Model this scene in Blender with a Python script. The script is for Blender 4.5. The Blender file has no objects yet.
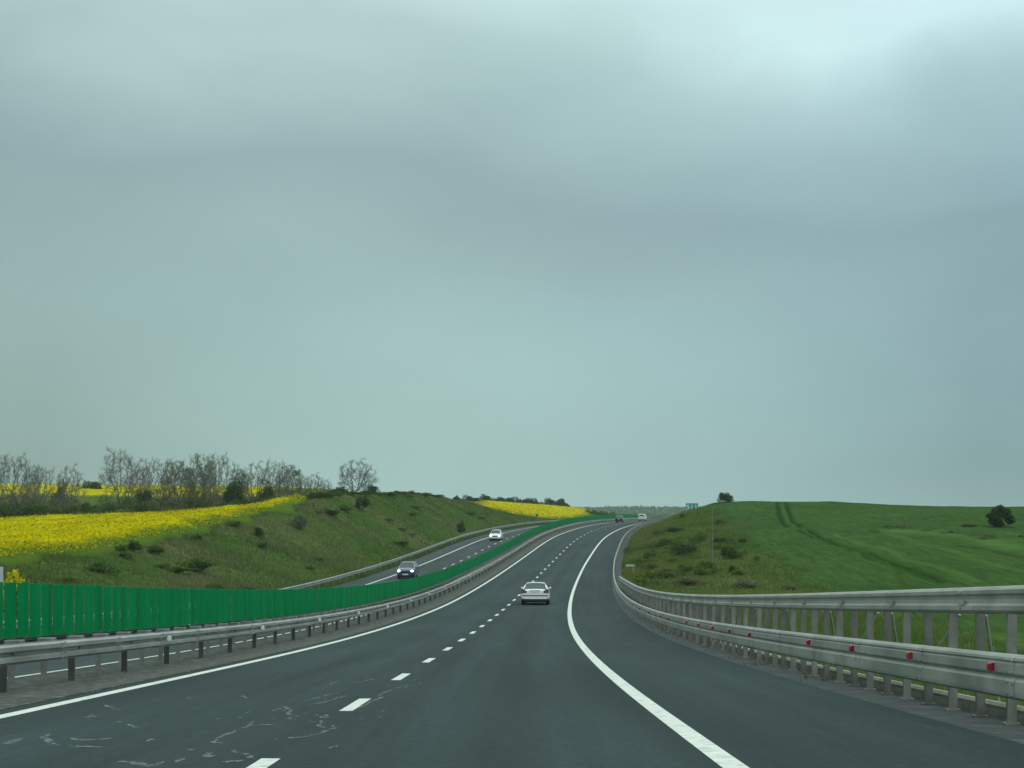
import bpy, math, random
import numpy as np
from mathutils import Vector, Matrix
random.seed(7); RNG = np.random.default_rng(11)
S = bpy.context.scene; C = S.collection
F, HV, CZ = 1870.0, 535.0, 1.30          # focal length in pixels, horizon row, eye height

# ------------------------------------------------------------------ road geometry
_dy = [-60, 14.8,23.8,32.8,41.8,50.8,59.8,68.8,77.8,86.8,95.8,104.8,113.8,122.8,131.8,140.8,149.8,158.8,167.8,176.8,185.8,194.8,203.8,212.8,221.8,230.8,239.8,248.8,257.8,266.8,275.8,300,322,345,365,400,450,520,600,800,1200,2000,7000]
_dx = [-1.9,-1.98,-2.0,-1.95,-1.86,-1.75,-1.61,-1.45,-1.25,-1.03,-.78,-.5,-.19,.14,.5,.9,1.33,1.79,2.26,2.76,3.28,3.84,4.44,5.07,5.71,6.37,7.06,7.78,8.53,9.31,10.12,12.6,15.0,17.7,20.2,24.9,33,45,59,94,164,304,1180]
_zy = [-60,0,14.8,23.8,32.8,41.8,50.8,59.8,68.8,77.8,86.8,95.8,104.8,113.8,122.8,131.8,140.8,149.8,158.8,167.8,176.8,185.8,194.8,203.8,212.8,221.8,230.8,239.8,248.8,257.8,266.8,275.8,300,322,345,365,400,450,520,600,800,1200,2000,7000]
_zz = [2.3,.03,-.52,-.86,-1.19,-1.51,-1.8,-2.07,-2.3,-2.5,-2.67,-2.8,-2.9,-2.96,-2.98,-2.95,-2.89,-2.78,-2.65,-2.5,-2.32,-2.11,-1.87,-1.6,-1.31,-1.0,-.66,-.31,.05,.4,.73,1.05,1.8,2.4,2.93,3.35,3.95,4.7,5.3,5.7,6.0,3,0,0]
_g = np.arange(-60, 7000.5, .5)
def _smooth(y, v, w):
    a = np.interp(_g, y, v); n = int(w / .5); k = np.hanning(2*n+1); k /= k.sum()
    p = np.concatenate([a[0] + (a[1]-a[0])*np.arange(-n, 0), a, a[-1] + (a[-1]-a[-2])*np.arange(1, n+1)])
    return np.convolve(p, k, 'valid')
_DG, _ZG = _smooth(_dy, _dx, 16), _smooth(_zy, _zz, 16)
def D(y): return np.interp(y, _g, _DG)
def ZR(y): return np.interp(y, _g, _ZG)
def XF(t): return -.026*np.maximum(0, -6.5 - np.asarray(t, float))      # cross-fall of the opposite carriageway
def RP(y, t, dz=0.0): return (float(D(y)) + t, float(y), float(ZR(y)) + float(XF(t)) + dz)
def heading(y): return math.atan2(float(D(y+2) - D(y-2)), 4.0)

# ------------------------------------------------------------------ terrain height, tabulated by station y and offset t from the lane line
TL = [-17.0, -19, -30, -39, -53, -65, -90, -130, -250, -600, -2500]
HY = [-60, 0, 60, 112, 122, 133, 150, 170, 192, 223, 250, 295, 330, 375, 395, 420, 455, 520, 700, 1000]
HH = [1.5, 1.5, 2.0, 2.7, 3.0, 3.2, 3.7, 4.1, 5.1, 6.2, 6.9, 6.5, 6.0, 4.2, 3.0, 1.9, .5, .6, 1.5, 2]
LS = {  # absolute heights for t = -39 .. -2500
 -60: [2, 2, 2, 2, 2, 3, 5, 5], 60: [-.6, -.8, -1, -1.2, -1.4, 0, 4, 5], 112: [-.6, -.8, -1.0, -1.2, -1.4, 0, 4, 5], 150: [.6, .4, .1, -.2, -.4, 1, 5, 5],
 180: [1.8, 1.4, 1.1, .7, .4, 2, 5, 5], 223: [3.7, 3.0, 2.4, 1.6, 1.3, 3, 5, 5], 265: [4.9, 3.9, 3.2, 2.4, 2.1, 4, 6, 5],
 300: [6.8, 5.4, 4.6, 4.0, 3.8, 5, 7, 5], 350: [8.2, 8.0, 7.6, 7.3, 7.3, 8, 8, 5], 375: [7.6, 7.9, 8.1, 8.6, 8.8, 9, 9, 5],
 450: [6.9, 8.7, 10.1, 11.8, 12.3, 13, 12, 8], 600: [9.7, 10.7, 11.4, 14.2, 16.2, 17, 16, 10], 800: [9, 10, 11, 13, 15, 16, 15, 10],
 1500: [4, 4, 5, 6, 7, 8, 8, 8], 2500: [25]*8, 3000: [43]*8, 4200: [44]*8, 7000: [30]*8}
TR = [7.6, 9, 12, 16, 20, 25, 35, 50, 70, 100, 200, 600, 2500]
RS = {  # absolute heights for t = 9 .. 2500   (first entry at 7.6 is road level)
 -60: [1.2, -.5, -2.5, -3, -3, -3, -3, -3, -3, -3, -3, -3], 0: [-.9, -2.4, -3.8, -4.2, -4.3, -4.4, -4.4, -4.4, -4.4, -4.4, -4, -4],
 60: [-2.8, -4.2, -5.2, -5.5, -5.6, -5.7, -5.7, -5.7, -5.6, -5.5, -5, -5], 100: [-3.3, -4.1, -4.7, -4.9, -5.0, -5.0, -5.0, -5.1, -5.1, -5, -5, -5],
 125: [-3.2, -3.5, -3.9, -4.0, -4.0, -4, -4, -4.2, -4.3, -4.3, -4, -4], 150: [-2.9, -2.9, -2.8, -2.9, -3.0, -3, -3, -3.1, -3.2, -3.2, -3, -3],
 168: [-2.2, -1.8, -1.5, -1.4, -1.4, -1.4, -1.5, -1.8, -2, -2, -2, -2], 208: [-1.1, -.3, .3, .4, .5, .7, .7, .5, .3, 0, 0, 0],
 225: [-.3, .6, 1.0, 1.2, 1.3, 1.6, 1.7, 1.5, 1, 1, 0, 0], 253: [1.0, 1.8, 2.3, 2.45, 2.8, 3.1, 3.2, 3.0, 2.4, 2, 1, 0],
 300: [2.3, 3.6, 5.2, 6.3, 6.4, 6.25, 6.0, 5.4, 5.0, 4, 3, 0], 350: [2.9, 3.9, 5.1, 6.1, 6.3, 6.2, 6.0, 5.4, 5.2, 4, 3, 0],
 420: [3.7, 4.0, 4.4, 4.9, 5.8, 6.2, 6.2, 5.8, 5, 4, 3, 0], 500: [4.7, 4.7, 4.8, 5, 5.2, 5.4, 5.6, 5.5, 5, 4, 3, 0],
 700: [5.2, 5.0, 4.8, 4.5, 4, 4, 4, 4, 4, 3, 2, 0], 1200: [1]*12, 1600: [0]*12, 2500: [25]*10 + [20, 10], 3000: [43]*10 + [30, 15], 4200: [44]*10 + [30, 15], 7000: [30]*12}
YT = np.unique(np.concatenate([np.arange(-60, 560, 2.0), np.geomspace(560, 7000, 70)]))
TT = np.unique(np.concatenate([-np.geomspace(120, 2500, 26), np.arange(-120, -45, 3.0), np.arange(-45, -16.9, 1.0), [-16.4, -15.6, -12, -8, -4, 0, 4, 6.1, 6.9], np.arange(7.6, 30, .8), np.arange(30, 120, 3.0), np.geomspace(120, 2500, 26)]))
def _build_terrain():
    Zt = np.zeros((len(YT), len(TT))); zr = ZR(YT)
    ly, ry = sorted(LS), sorted(RS)
    la = np.array([[np.interp(y, ly, [LS[k][j] for k in ly]) for j in range(8)] for y in YT])
    ra = np.array([[np.interp(y, ry, [RS[k][j] for k in ry]) for j in range(12)] for y in YT])
    h = np.interp(YT, HY, HH)
    far = np.clip((YT - 900) / 600, 0, 1)
    for i, y in enumerate(YT):
        kt = TL[::-1] + [-16.4, -15.6, 6.1, 6.9] + TR
        lk = [zr[i] - .32, zr[i] - .26 + .1*h[i], zr[i] + h[i]] + list(la[i])
        rk = [zr[i] - .06] + list(ra[i])
        mid = [zr[i] - .33, zr[i] - .62, zr[i] - .35, zr[i] - .06]
        if far[i] > 0: mid = [m*(1-far[i]) + far[i]*la[i][0] for m in mid]
        Zt[i] = np.interp(TT, kt, lk[::-1] + mid + rk)
    # soften the table's creases off the road
    A = Zt.copy()
    for _ in range(3):
        B = A.copy()
        B[1:-1] = (A[:-2] + 2*A[1:-1] + A[2:]) / 4
        A = B
    for _ in range(2):
        B = A.copy(); B[:, 1:-1] = (A[:, :-2] + 2*A[:, 1:-1] + A[:, 2:]) / 4; A = B
    m = ((TT < -19.5) | (TT > 9.5))[None, :]
    return np.where(m, A, Zt)
ZT = _build_terrain()
_ph = RNG.uniform(0, 6.28, 40); _ka = RNG.uniform(0, 6.28, 40); _kr = RNG.uniform(.35, 1.7, 40); _kx = _kr*np.cos(_ka); _ky = _kr*np.sin(_ka)
def lump(x, y, scale):                    # smooth pseudo-noise in -1..1
    x = np.asarray(x, float) / scale; y = np.asarray(y, float) / scale; s = 0
    for k in range(40): s = s + np.sin(_kx[k]*x*2.2 + _ky[k]*y*2.2 + _ph[k])
    return s / 8
def ZG(x, y):                             # ground height at a world position
    x = np.asarray(x, float); y = np.asarray(y, float); t = x - D(y)
    i = np.clip(np.searchsorted(YT, y) - 1, 0, len(YT)-2); j = np.clip(np.searchsorted(TT, t) - 1, 0, len(TT)-2)
    fy = np.clip((y - YT[i]) / (YT[i+1]-YT[i]), 0, 1); ft = np.clip((t - TT[j]) / (TT[j+1]-TT[j]), 0, 1)
    return ZT[i, j]*(1-fy)*(1-ft) + ZT[i+1, j]*fy*(1-ft) + ZT[i, j+1]*(1-fy)*ft + ZT[i+1, j+1]*fy*ft
def at(u, Y): return (u - 512) / F * Y
def hit(u, v, y0=60, y1=700):             # where the line of sight through a photo point first meets the ground
    ys = np.arange(y0, y1, .5); xs = (u - 512)/F*ys; zs = CZ - (v - HV)/F*ys
    k = np.nonzero(ZG(xs, ys) >= zs)[0]
    k = k[0] if len(k) else len(ys)-1
    return float(xs[k]), float(ys[k]), float(ZG(xs[k], ys[k]))

# ------------------------------------------------------------------ materials
def nmat(name):
    m = bpy.data.materials.new(name); m.use_nodes = True
    nt = m.node_tree; return m, nt, nt.nodes['Principled BSDF']
def N(nt, t, **kw):
    n = nt.nodes.new(t)
    for k, v in kw.items():
        if k.startswith('i_'): n.inputs[k[2:].replace('_', ' ')].default_value = v
        else: setattr(n, k, v)
    return n
def ramp(nt, stops, src):
    r = nt.nodes.new('ShaderNodeValToRGB'); e = r.color_ramp.elements
    while len(e) < len(stops): e.new(.5)
    for k, (p, c) in zip(e, stops): k.position = p; k.color = (*c, 1)
    nt.links.new(src, r.inputs[0]); return r
def noisy(name, stops, scale, rough=.8, metal=0, detail=6, stretch=(1, 1, 1), bump=0, bscale=None, coord='Object', spec=.5):
    m, nt, b = nmat(name); L = nt.links.new
    tc = N(nt, 'ShaderNodeTexCoord'); mp = N(nt, 'ShaderNodeMapping'); mp.inputs['Scale'].default_value = stretch
    L(tc.outputs[coord], mp.inputs[0])
    n = N(nt, 'ShaderNodeTexNoise', i_Scale=scale, i_Detail=detail, i_Roughness=.6); L(mp.outputs[0], n.inputs['Vector'])
    r = ramp(nt, stops, n.outputs['Fac']); L(r.outputs[0], b.inputs['Base Color'])
    b.inputs['Roughness'].default_value = rough; b.inputs['Metallic'].default_value = metal; b.inputs['Specular IOR Level'].default_value = spec
    if bump:
        n2 = N(nt, 'ShaderNodeTexNoise', i_Scale=bscale or scale*4, i_Detail=5); L(mp.outputs[0], n2.inputs['Vector'])
        bp = N(nt, 'ShaderNodeBump', i_Strength=bump, i_Distance=.05); L(n2.outputs['Fac'], bp.inputs['Height']); L(bp.outputs[0], b.inputs['Normal'])
    return m
def plain(name, col, rough=.5, metal=0, spec=.5, emit=None, es=0, coat=0):
    m, nt, b = nmat(name); b.inputs['Base Color'].default_value = (*col, 1)
    b.inputs['Roughness'].default_value = rough; b.inputs['Metallic'].default_value = metal; b.inputs['Specular IOR Level'].default_value = spec
    b.inputs['Coat Weight'].default_value = coat
    n = N(nt, 'ShaderNodeTexNoise', i_Scale=9.0, i_Detail=4); tc = N(nt, 'ShaderNodeTexCoord'); nt.links.new(tc.outputs['Object'], n.inputs['Vector'])
    r = ramp(nt, [(.3, tuple(c*.88 for c in col)), (.7, tuple(min(1, c*1.08) for c in col))], n.outputs['Fac']); nt.links.new(r.outputs[0], b.inputs['Base Color'])
    if emit: b.inputs['Emission Color'].default_value = (*emit, 1); b.inputs['Emission Strength'].default_value = es
    return m
def vcol(name, rough=.85, trans=0):
    m, nt, b = nmat(name); a = N(nt, 'ShaderNodeAttribute', attribute_name='tint')
    nt.links.new(a.outputs['Color'], b.inputs['Base Color']); b.inputs['Roughness'].default_value = rough; b.inputs['Specular IOR Level'].default_value = .04
    if trans:
        t = N(nt, 'ShaderNodeBsdfTranslucent'); nt.links.new(a.outputs['Color'], t.inputs['Color']); x = N(nt, 'ShaderNodeMixShader'); x.inputs[0].default_value = trans
        nt.links.new(b.outputs[0], x.inputs[1]); nt.links.new(t.outputs[0], x.inputs[2]); nt.links.new(x.outputs[0], nt.nodes['Material Output'].inputs['Surface'])
    return m

def asphalt(name, base, lanes):
    m, nt, b = nmat(name); L = nt.links.new
    uv = N(nt, 'ShaderNodeUVMap', uv_map='road'); sp = N(nt, 'ShaderNodeSeparateXYZ'); L(uv.outputs[0], sp.inputs[0])
    tc = N(nt, 'ShaderNodeTexCoord')
    fine = N(nt, 'ShaderNodeTexNoise', i_Scale=9.0, i_Detail=8, i_Roughness=.75); L(tc.outputs['Object'], fine.inputs['Vector'])
    mp = N(nt, 'ShaderNodeMapping'); mp.inputs['Scale'].default_value = (1.1, .02, 1); L(uv.outputs[0], mp.inputs[0])
    streak = N(nt, 'ShaderNodeTexNoise', i_Scale=2.0, i_Detail=5, i_Roughness=.65); L(mp.outputs[0], streak.inputs['Vector'])
    mp2 = N(nt, 'ShaderNodeMapping'); mp2.inputs['Scale'].default_value = (.35, .05, 1); L(uv.outputs[0], mp2.inputs[0])
    big = N(nt, 'ShaderNodeTexNoise', i_Scale=1.0, i_Detail=3); L(mp2.outputs[0], big.inputs['Vector'])
    # smooth polished bands along the wheel paths
    wr = N(nt, 'ShaderNodeValToRGB'); el = wr.color_ramp.elements
    for i, (p, c) in enumerate(lanes):
        if i > 1: el.new(p)
        el[i].position = p; el[i].color = (c, c, c, 1)
    mr = N(nt, 'ShaderNodeMapRange'); mr.inputs[1].default_value = -20; mr.inputs[2].default_value = 10; L(sp.outputs[0], mr.inputs[0]); L(mr.outputs[0], wr.inputs[0])
    def mul(a, c):
        q = N(nt, 'ShaderNodeMath', operation='MULTIPLY'); L(a, q.inputs[0]); L(c, q.inputs[1]); return q.outputs[0]
    def rng(a, lo, hi):
        q = N(nt, 'ShaderNodeMapRange'); q.inputs[1].default_value = .3; q.inputs[2].default_value = .7; q.inputs[3].default_value = lo; q.inputs[4].default_value = hi; L(a, q.inputs[0]); return q.outputs[0]
    v = mul(mul(mul(rng(fine.outputs['Fac'], .62, 1.38), rng(streak.outputs['Fac'], .8, 1.2)), rng(big.outputs['Fac'], .78, 1.22)), wr.outputs[0])
    mx = N(nt, 'ShaderNodeVectorMath', operation='SCALE'); mx.inputs[0].default_value = base; L(v, mx.inputs['Scale']); L(mx.outputs[0], b.inputs['Base Color'])
    b.inputs['Roughness'].default_value = .85; b.inputs['Specular IOR Level'].default_value = .2
    bp = N(nt, 'ShaderNodeBump', i_Strength=.5, i_Distance=.02); L(fine.outputs['Fac'], bp.inputs['Height']); L(bp.outputs[0], b.inputs['Normal'])
    return m
def lp(t): return (t + 20) / 30
M = {}
M['asphalt'] = asphalt('asphalt', (.024, .039, .0375), [(lp(-4.5), 1.0), (lp(-3.2), 1.02), (lp(-2.6), 1.22), (lp(-1.8), .95), (lp(-1.0), 1.2), (lp(-.3), .98), (lp(.5), .9), (lp(1.1), 1.16), (lp(1.9), .86), (lp(2.7), 1.16), (lp(3.4), .92), (lp(4.4), 1.0), (lp(6.2), 1.02), (lp(6.6), 1.2)])
M['asphalt_old'] = asphalt('asphalt_old', (.038, .051, .049), [(lp(-16.2), 1.2), (lp(-15), 1.05), (lp(-13.9), 1.0), (lp(-12), 1.05), (lp(-10.5), .95), (lp(-8), 1.05), (lp(-6.5), 1.15)])
def paint_mat():
    m, nt, b = nmat('road_paint'); L = nt.links.new
    tc = N(nt, 'ShaderNodeTexCoord'); n = N(nt, 'ShaderNodeTexNoise', i_Scale=6.0, i_Detail=8, i_Roughness=.7); L(tc.outputs['Object'], n.inputs['Vector'])
    r = ramp(nt, [(.3, (.26, .27, .26)), (.45, (.62, .63, .56)), (.7, (.82, .82, .74))], n.outputs['Fac']); L(r.outputs[0], b.inputs['Base Color']); b.inputs['Roughness'].default_value = .7
    return m
M['paint'] = paint_mat()
def scuff_mat():
    m, nt, b = nmat('chalky_scuff'); L = nt.links.new; b.inputs['Base Color'].default_value = (.27, .29, .29, 1); b.inputs['Roughness'].default_value = .9
    tc = N(nt, 'ShaderNodeTexCoord'); n = N(nt, 'ShaderNodeTexNoise', i_Scale=7.0, i_Detail=8, i_Roughness=.75); L(tc.outputs['Object'], n.inputs['Vector'])
    r = ramp(nt, [(.36, (0, 0, 0)), (.7, (.85, .85, .85))], n.outputs['Fac']); L(r.outputs[0], b.inputs['Alpha'])
    return m
M['scuff'] = scuff_mat()
M['gravel'] = noisy('median_gravel', [(.32, (.03, .034, .028)), (.5, (.065, .068, .056)), (.68, (.16, .155, .125))], 5, .95, detail=9, bump=.6, bscale=18)
def galv(name, a, c):
    m, nt, b = nmat(name); L = nt.links.new
    tc = N(nt, 'ShaderNodeNewGeometry'); mp = N(nt, 'ShaderNodeMapping'); mp.inputs['Scale'].default_value = (1, .25, .5); L(tc.outputs['Position'], mp.inputs[0])
    n = N(nt, 'ShaderNodeTexNoise', i_Scale=3.0, i_Detail=8, i_Roughness=.7); L(mp.outputs[0], n.inputs['Vector'])
    r = ramp(nt, [(.25, tuple(q*.78 for q in a)), (.42, a), (.7, c)], n.outputs['Fac']); L(r.outputs[0], b.inputs['Base Color'])
    rr = ramp(nt, [(.3, (.42,)*3), (.7, (.62,)*3)], n.outputs['Fac']); L(rr.outputs[0], b.inputs['Roughness']); b.inputs['Metallic'].default_value = .25
    return m
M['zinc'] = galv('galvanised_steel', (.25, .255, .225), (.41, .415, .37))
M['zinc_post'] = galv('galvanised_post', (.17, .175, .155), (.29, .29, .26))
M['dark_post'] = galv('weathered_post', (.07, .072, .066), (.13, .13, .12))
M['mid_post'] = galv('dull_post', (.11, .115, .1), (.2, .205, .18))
def screen_mat():
    m, nt, b = nmat('green_plastic'); L = nt.links.new
    g = N(nt, 'ShaderNodeNewGeometry'); mp = N(nt, 'ShaderNodeMapping'); mp.inputs['Scale'].default_value = (0, 1.1, .12); L(g.outputs['Position'], mp.inputs[0])
    n = N(nt, 'ShaderNodeTexNoise', i_Scale=1.0, i_Detail=2); L(mp.outputs[0], n.inputs['Vector'])
    mp2 = N(nt, 'ShaderNodeMapping'); mp2.inputs['Scale'].default_value = (1, 4, .8); L(g.outputs['Position'], mp2.inputs[0])
    n2 = N(nt, 'ShaderNodeTexNoise', i_Scale=1.6, i_Detail=7, i_Roughness=.7); L(mp2.outputs[0], n2.inputs['Vector'])
    r = ramp(nt, [(.3, (.0, .18, .05)), (.7, (.0, .25, .078))], n.outputs['Fac']); r2 = ramp(nt, [(.3, (.8, .8, .8)), (.55, (1, 1, 1)), (.75, (1.1, 1.05, 1.1))], n2.outputs['Fac'])
    mx = N(nt, 'ShaderNodeMix', data_type='RGBA', blend_type='MULTIPLY'); mx.inputs[0].default_value = 1; L(r.outputs[0], mx.inputs[6]); L(r2.outputs[0], mx.inputs[7]); L(mx.outputs[2], b.inputs['Base Color'])
    b.inputs['Roughness'].default_value = .7; b.inputs['Specular IOR Level'].default_value = .02
    return m
M['screen'] = screen_mat()
M['concrete'] = noisy('concrete', [(.3, (.26, .25, .2)), (.7, (.46, .44, .36))], 3, .9, bump=.3)
M['red'] = plain('red_reflector', (.4, .018, .03), .4, coat=.3, emit=None)
M['white_ref'] = plain('white_reflector', (.75, .76, .74), .3)
M['black'] = plain('black_plastic', (.015, .015, .016), .5)
M['rubber'] = plain('rubber', (.02, .02, .02), .85)
M['glass'] = plain('car_glass', (.035, .05, .05), .12, spec=.6)
M['white_car'] = plain('white_car_paint', (.78, .79, .77), .3, coat=.6)
M['blue_car'] = plain('dark_blue_car_paint', (.03, .055, .11), .3, .2, coat=.8)
M['dark_car'] = plain('black_car_paint', (.015, .018, .024), .3, .1, coat=.8)
M['tail'] = plain('tail_lamp', (.2, .06, .045), .25, coat=.5)
M['tail_dark'] = plain('tail_lamp_smoked', (.06, .03, .025), .25, coat=.5)
M['lamp_on'] = plain('lit_headlamp', (.9, .9, .9), .2, emit=(1, 1, .98), es=6)
M['lamp_dim'] = plain('daylight_headlamp', (.9, .9, .9), .2, emit=(1, 1, .98), es=1.2)
M['rim'] = plain('alloy', (.35, .36, .36), .4, .7)
M['plate'] = plain('number_plate', (.62, .64, .62), .5)
M['plate_dark'] = plain('plate_frame_shadow', (.12, .14, .13), .5)
M['sign_green'] = plain('sign_green', (.0, .24, .2), .5)
M['sign_white'] = plain('sign_white', (.8, .82, .8), .45)
M['marker'] = plain('grey_white_board', (.42, .47, .48), .6)
M['bark'] = noisy('bark', [(.3, (.075, .068, .055)), (.7, (.14, .125, .1))], 6, .95)
M['twig'] = noisy('twigs', [(.3, (.085, .085, .066)), (.7, (.15, .145, .115))], 2, .95)  # twigs coloured lighter and greyer to paint haze into the crowns
M['leaf'] = vcol('leaves', trans=.3); M['grass'] = vcol('grass_blades', trans=.4); M['petal'] = vcol('petals', trans=.3)

def ground_mat():
    m, nt, b = nmat('meadow'); L = nt.links.new
    tc = N(nt, 'ShaderNodeTexCoord'); o = tc.outputs['Object']
    a = N(nt, 'ShaderNodeTexNoise', i_Scale=.055, i_Detail=6, i_Roughness=.6); L(o, a.inputs['Vector'])
    c = N(nt, 'ShaderNodeTexNoise', i_Scale=.9, i_Detail=8, i_Roughness=.7); L(o, c.inputs['Vector'])
    r = ramp(nt, [(.36, (.048, .1, .02)), (.5, (.07, .11, .028)), (.64, (.115, .11, .052))], a.outputs['Fac'])
    r2 = ramp(nt, [(.3, (.6, .6, .6)), (.7, (1.35, 1.35, 1.3))], c.outputs['Fac'])
    mx = N(nt, 'ShaderNodeMix', data_type='RGBA', blend_type='MULTIPLY'); mx.inputs[0].default_value = 1
    L(r.outputs[0], mx.inputs[6]); L(r2.outputs[0], mx.inputs[7]); L(mx.outputs[2], b.inputs['Base Color'])
    b.inputs['Roughness'].default_value = 1; b.inputs['Specular IOR Level'].default_value = .0
    bp = N(nt, 'ShaderNodeBump', i_Strength=.8, i_Distance=.25); L(c.outputs['Fac'], bp.inputs['Height']); L(bp.outputs[0], b.inputs['Normal'])
    return m
M['ground'] = ground_mat()
def wheat_mat():
    m, nt, b = nmat('young_wheat'); L = nt.links.new
    tc = N(nt, 'ShaderNodeTexCoord'); o = tc.outputs['Object']
    mp = N(nt, 'ShaderNodeMapping'); mp.inputs['Rotation'].default_value = (0, 0, .5); mp.inputs['Scale'].default_value = (1.0, .12, 1); L(o, mp.inputs[0])
    a = N(nt, 'ShaderNodeTexNoise', i_Scale=.09, i_Detail=7, i_Roughness=.62); L(o, a.inputs['Vector'])
    c = N(nt, 'ShaderNodeTexNoise', i_Scale=1.6, i_Detail=7, i_Roughness=.65); L(mp.outputs[0], c.inputs['Vector'])
    r = ramp(nt, [(.3, (.034, .074, .018)), (.7, (.055, .1, .027))], a.outputs['Fac'])
    r2 = ramp(nt, [(.3, (.62, .64, .62)), (.7, (1.3, 1.28, 1.3))], c.outputs['Fac'])
    mx = N(nt, 'ShaderNodeMix', data_type='RGBA', blend_type='MULTIPLY'); mx.inputs[0].default_value = 1
    L(r.outputs[0], mx.inputs[6]); L(r2.outputs[0], mx.inputs[7])
    at_ = N(nt, 'ShaderNodeAttribute', attribute_name='rut')
    m2 = N(nt, 'ShaderNodeMix', data_type='RGBA'); L(at_.outputs['Fac'], m2.inputs[0]); L(mx.outputs[2], m2.inputs[6]); m2.inputs[7].default_value = (.009, .03, .005, 1)  # rut colour: bare soil with the groove's shading painted in
    at2 = N(nt, 'ShaderNodeAttribute', attribute_name='pale')
    m3 = N(nt, 'ShaderNodeMix', data_type='RGBA'); L(at2.outputs['Fac'], m3.inputs[0]); L(m2.outputs[2], m3.inputs[6]); m3.inputs[7].default_value = (.085, .165, .035, 1)
    L(m3.outputs[2], b.inputs['Base Color']); b.inputs['Roughness'].default_value = 1; b.inputs['Specular IOR Level'].default_value = 0
    bp = N(nt, 'ShaderNodeBump', i_Strength=.7, i_Distance=.15); L(c.outputs['Fac'], bp.inputs['Height']); L(bp.outputs[0], b.inputs['Normal'])
    return m
M['wheat'] = wheat_mat()
def rape_mat():
    m, nt, b = nmat('rapeseed_canopy'); L = nt.links.new
    tc = N(nt, 'ShaderNodeTexCoord'); o = tc.outputs['Object']
    a = N(nt, 'ShaderNodeTexNoise', i_Scale=1.3, i_Detail=7, i_Roughness=.7); L(o, a.inputs['Vector'])
    mp = N(nt, 'ShaderNodeMapping'); mp.inputs['Rotation'].default_value = (0, 0, .12); mp.inputs['Scale'].default_value = (.03, .22, 1); L(o, mp.inputs[0])
    c = N(nt, 'ShaderNodeTexNoise', i_Scale=1.0, i_Detail=5, i_Roughness=.6); L(mp.outputs[0], c.inputs['Vector'])
    th = N(nt, 'ShaderNodeAttribute', attribute_name='thick')
    s1 = N(nt, 'ShaderNodeMath', operation='ADD'); L(a.outputs['Fac'], s1.inputs[0])
    q = N(nt, 'ShaderNodeMapRange'); q.inputs[1].default_value = .3; q.inputs[2].default_value = .7; q.inputs[3].default_value = -.16; q.inputs[4].default_value = .1; L(c.outputs['Fac'], q.inputs[0]); L(q.outputs[0], s1.inputs[1])
    q2 = N(nt, 'ShaderNodeMapRange'); q2.inputs[1].default_value = 0; q2.inputs[2].default_value = 1; q2.inputs[3].default_value = -.62; q2.inputs[4].default_value = 0; L(th.outputs['Fac'], q2.inputs[0])
    s2 = N(nt, 'ShaderNodeMath', operation='ADD'); L(s1.outputs[0], s2.inputs[0]); L(q2.outputs[0], s2.inputs[1])
    r = ramp(nt, [(.2, (.08, .13, .018)), (.34, (.28, .27, .006)), (.45, (.44, .37, .0)), (.68, (.52, .44, .0))], s2.outputs[0]); L(r.outputs[0], b.inputs['Base Color'])
    b.inputs['Roughness'].default_value = 1; b.inputs['Specular IOR Level'].default_value = 0
    bp = N(nt, 'ShaderNodeBump', i_Strength=.9, i_Distance=.15); L(a.outputs['Fac'], bp.inputs['Height']); L(bp.outputs[0], b.inputs['Normal'])
    return m
M['rape'] = rape_mat()
M['far'] = None

# ------------------------------------------------------------------ mesh helpers
class MB:
    def __init__(s): s.v = []; s.f = []
    def add(s, v, f):
        n = len(s.v); s.v += [tuple(p) for p in v]; s.f += [tuple(i+n for i in q) for q in f]; return s
    def box(s, c, d, rz=0, bev=0):
        x, y, z = d[0]/2, d[1]/2, d[2]/2; cs, sn = math.cos(rz), math.sin(rz)
        if bev:
            b = bev; pts = []; 
            for zz, ins in ((-z, b), (-z+b, 0), (z-b, 0), (z, b)):
                X, Y_ = x-ins, y-ins
                for px, py in ((-X+b, -Y_), (X-b, -Y_), (X, -Y_+b), (X, Y_-b), (X-b, Y_), (-X+b, Y_), (-X, Y_-b), (-X, -Y_+b)): pts.append((px, py, zz))
            f = [tuple(range(7, -1, -1)), tuple(range(24, 32))]
            for k in range(3):
                for j in range(8): f.append((k*8+j, k*8+(j+1) % 8, k*8+8+(j+1) % 8, k*8+8+j))
        else:
            pts = [(a*x, b_*y, g*z) for g in (-1, 1) for a, b_ in ((-1, -1), (1, -1), (1, 1), (-1, 1))]
            f = [(3, 2, 1, 0), (4, 5, 6, 7), (0, 1, 5, 4), (1, 2, 6, 5), (2, 3, 7, 6), (3, 0, 4, 7)]
        return s.add([(c[0]+px*cs-py*sn, c[1]+px*sn+py*cs, c[2]+pz) for px, py, pz in pts], f)
    def tube(s, pts, r, n=6, cap=True):
        pts = [Vector(p) for p in pts]; rs = r if isinstance(r, (list, tuple)) else [r]*len(pts); v = []; f = []
        for i, p in enumerate(pts):
            d = (pts[min(i+1, len(pts)-1)] - pts[max(i-1, 0)]).normalized()
            a = d.cross(Vector((0, 0, 1)) if abs(d.z) < .9 else Vector((1, 0, 0))).normalized(); b = d.cross(a)
            v += [p + (a*math.cos(6.2832*k/n) + b*math.sin(6.2832*k/n))*rs[i] for k in range(n)]
        for i in range(len(pts)-1):
            for k in range(n): f.append((i*n+k, i*n+(k+1) % n, i*n+n+(k+1) % n, i*n+n+k))
        if cap: f += [tuple(range(n-1, -1, -1)), tuple(range(len(v)-n, len(v)))]
        return s.add(v, f)
    def disc(s, c, r, axis, th, n=16, r2=None):   # a short cylinder centred on c along axis
        a = Vector(axis).normalized(); c = Vector(c); r2 = r if r2 is None else r2
        return s.tube([c - a*th/2, c + a*th/2], [r, r2], n)
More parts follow.
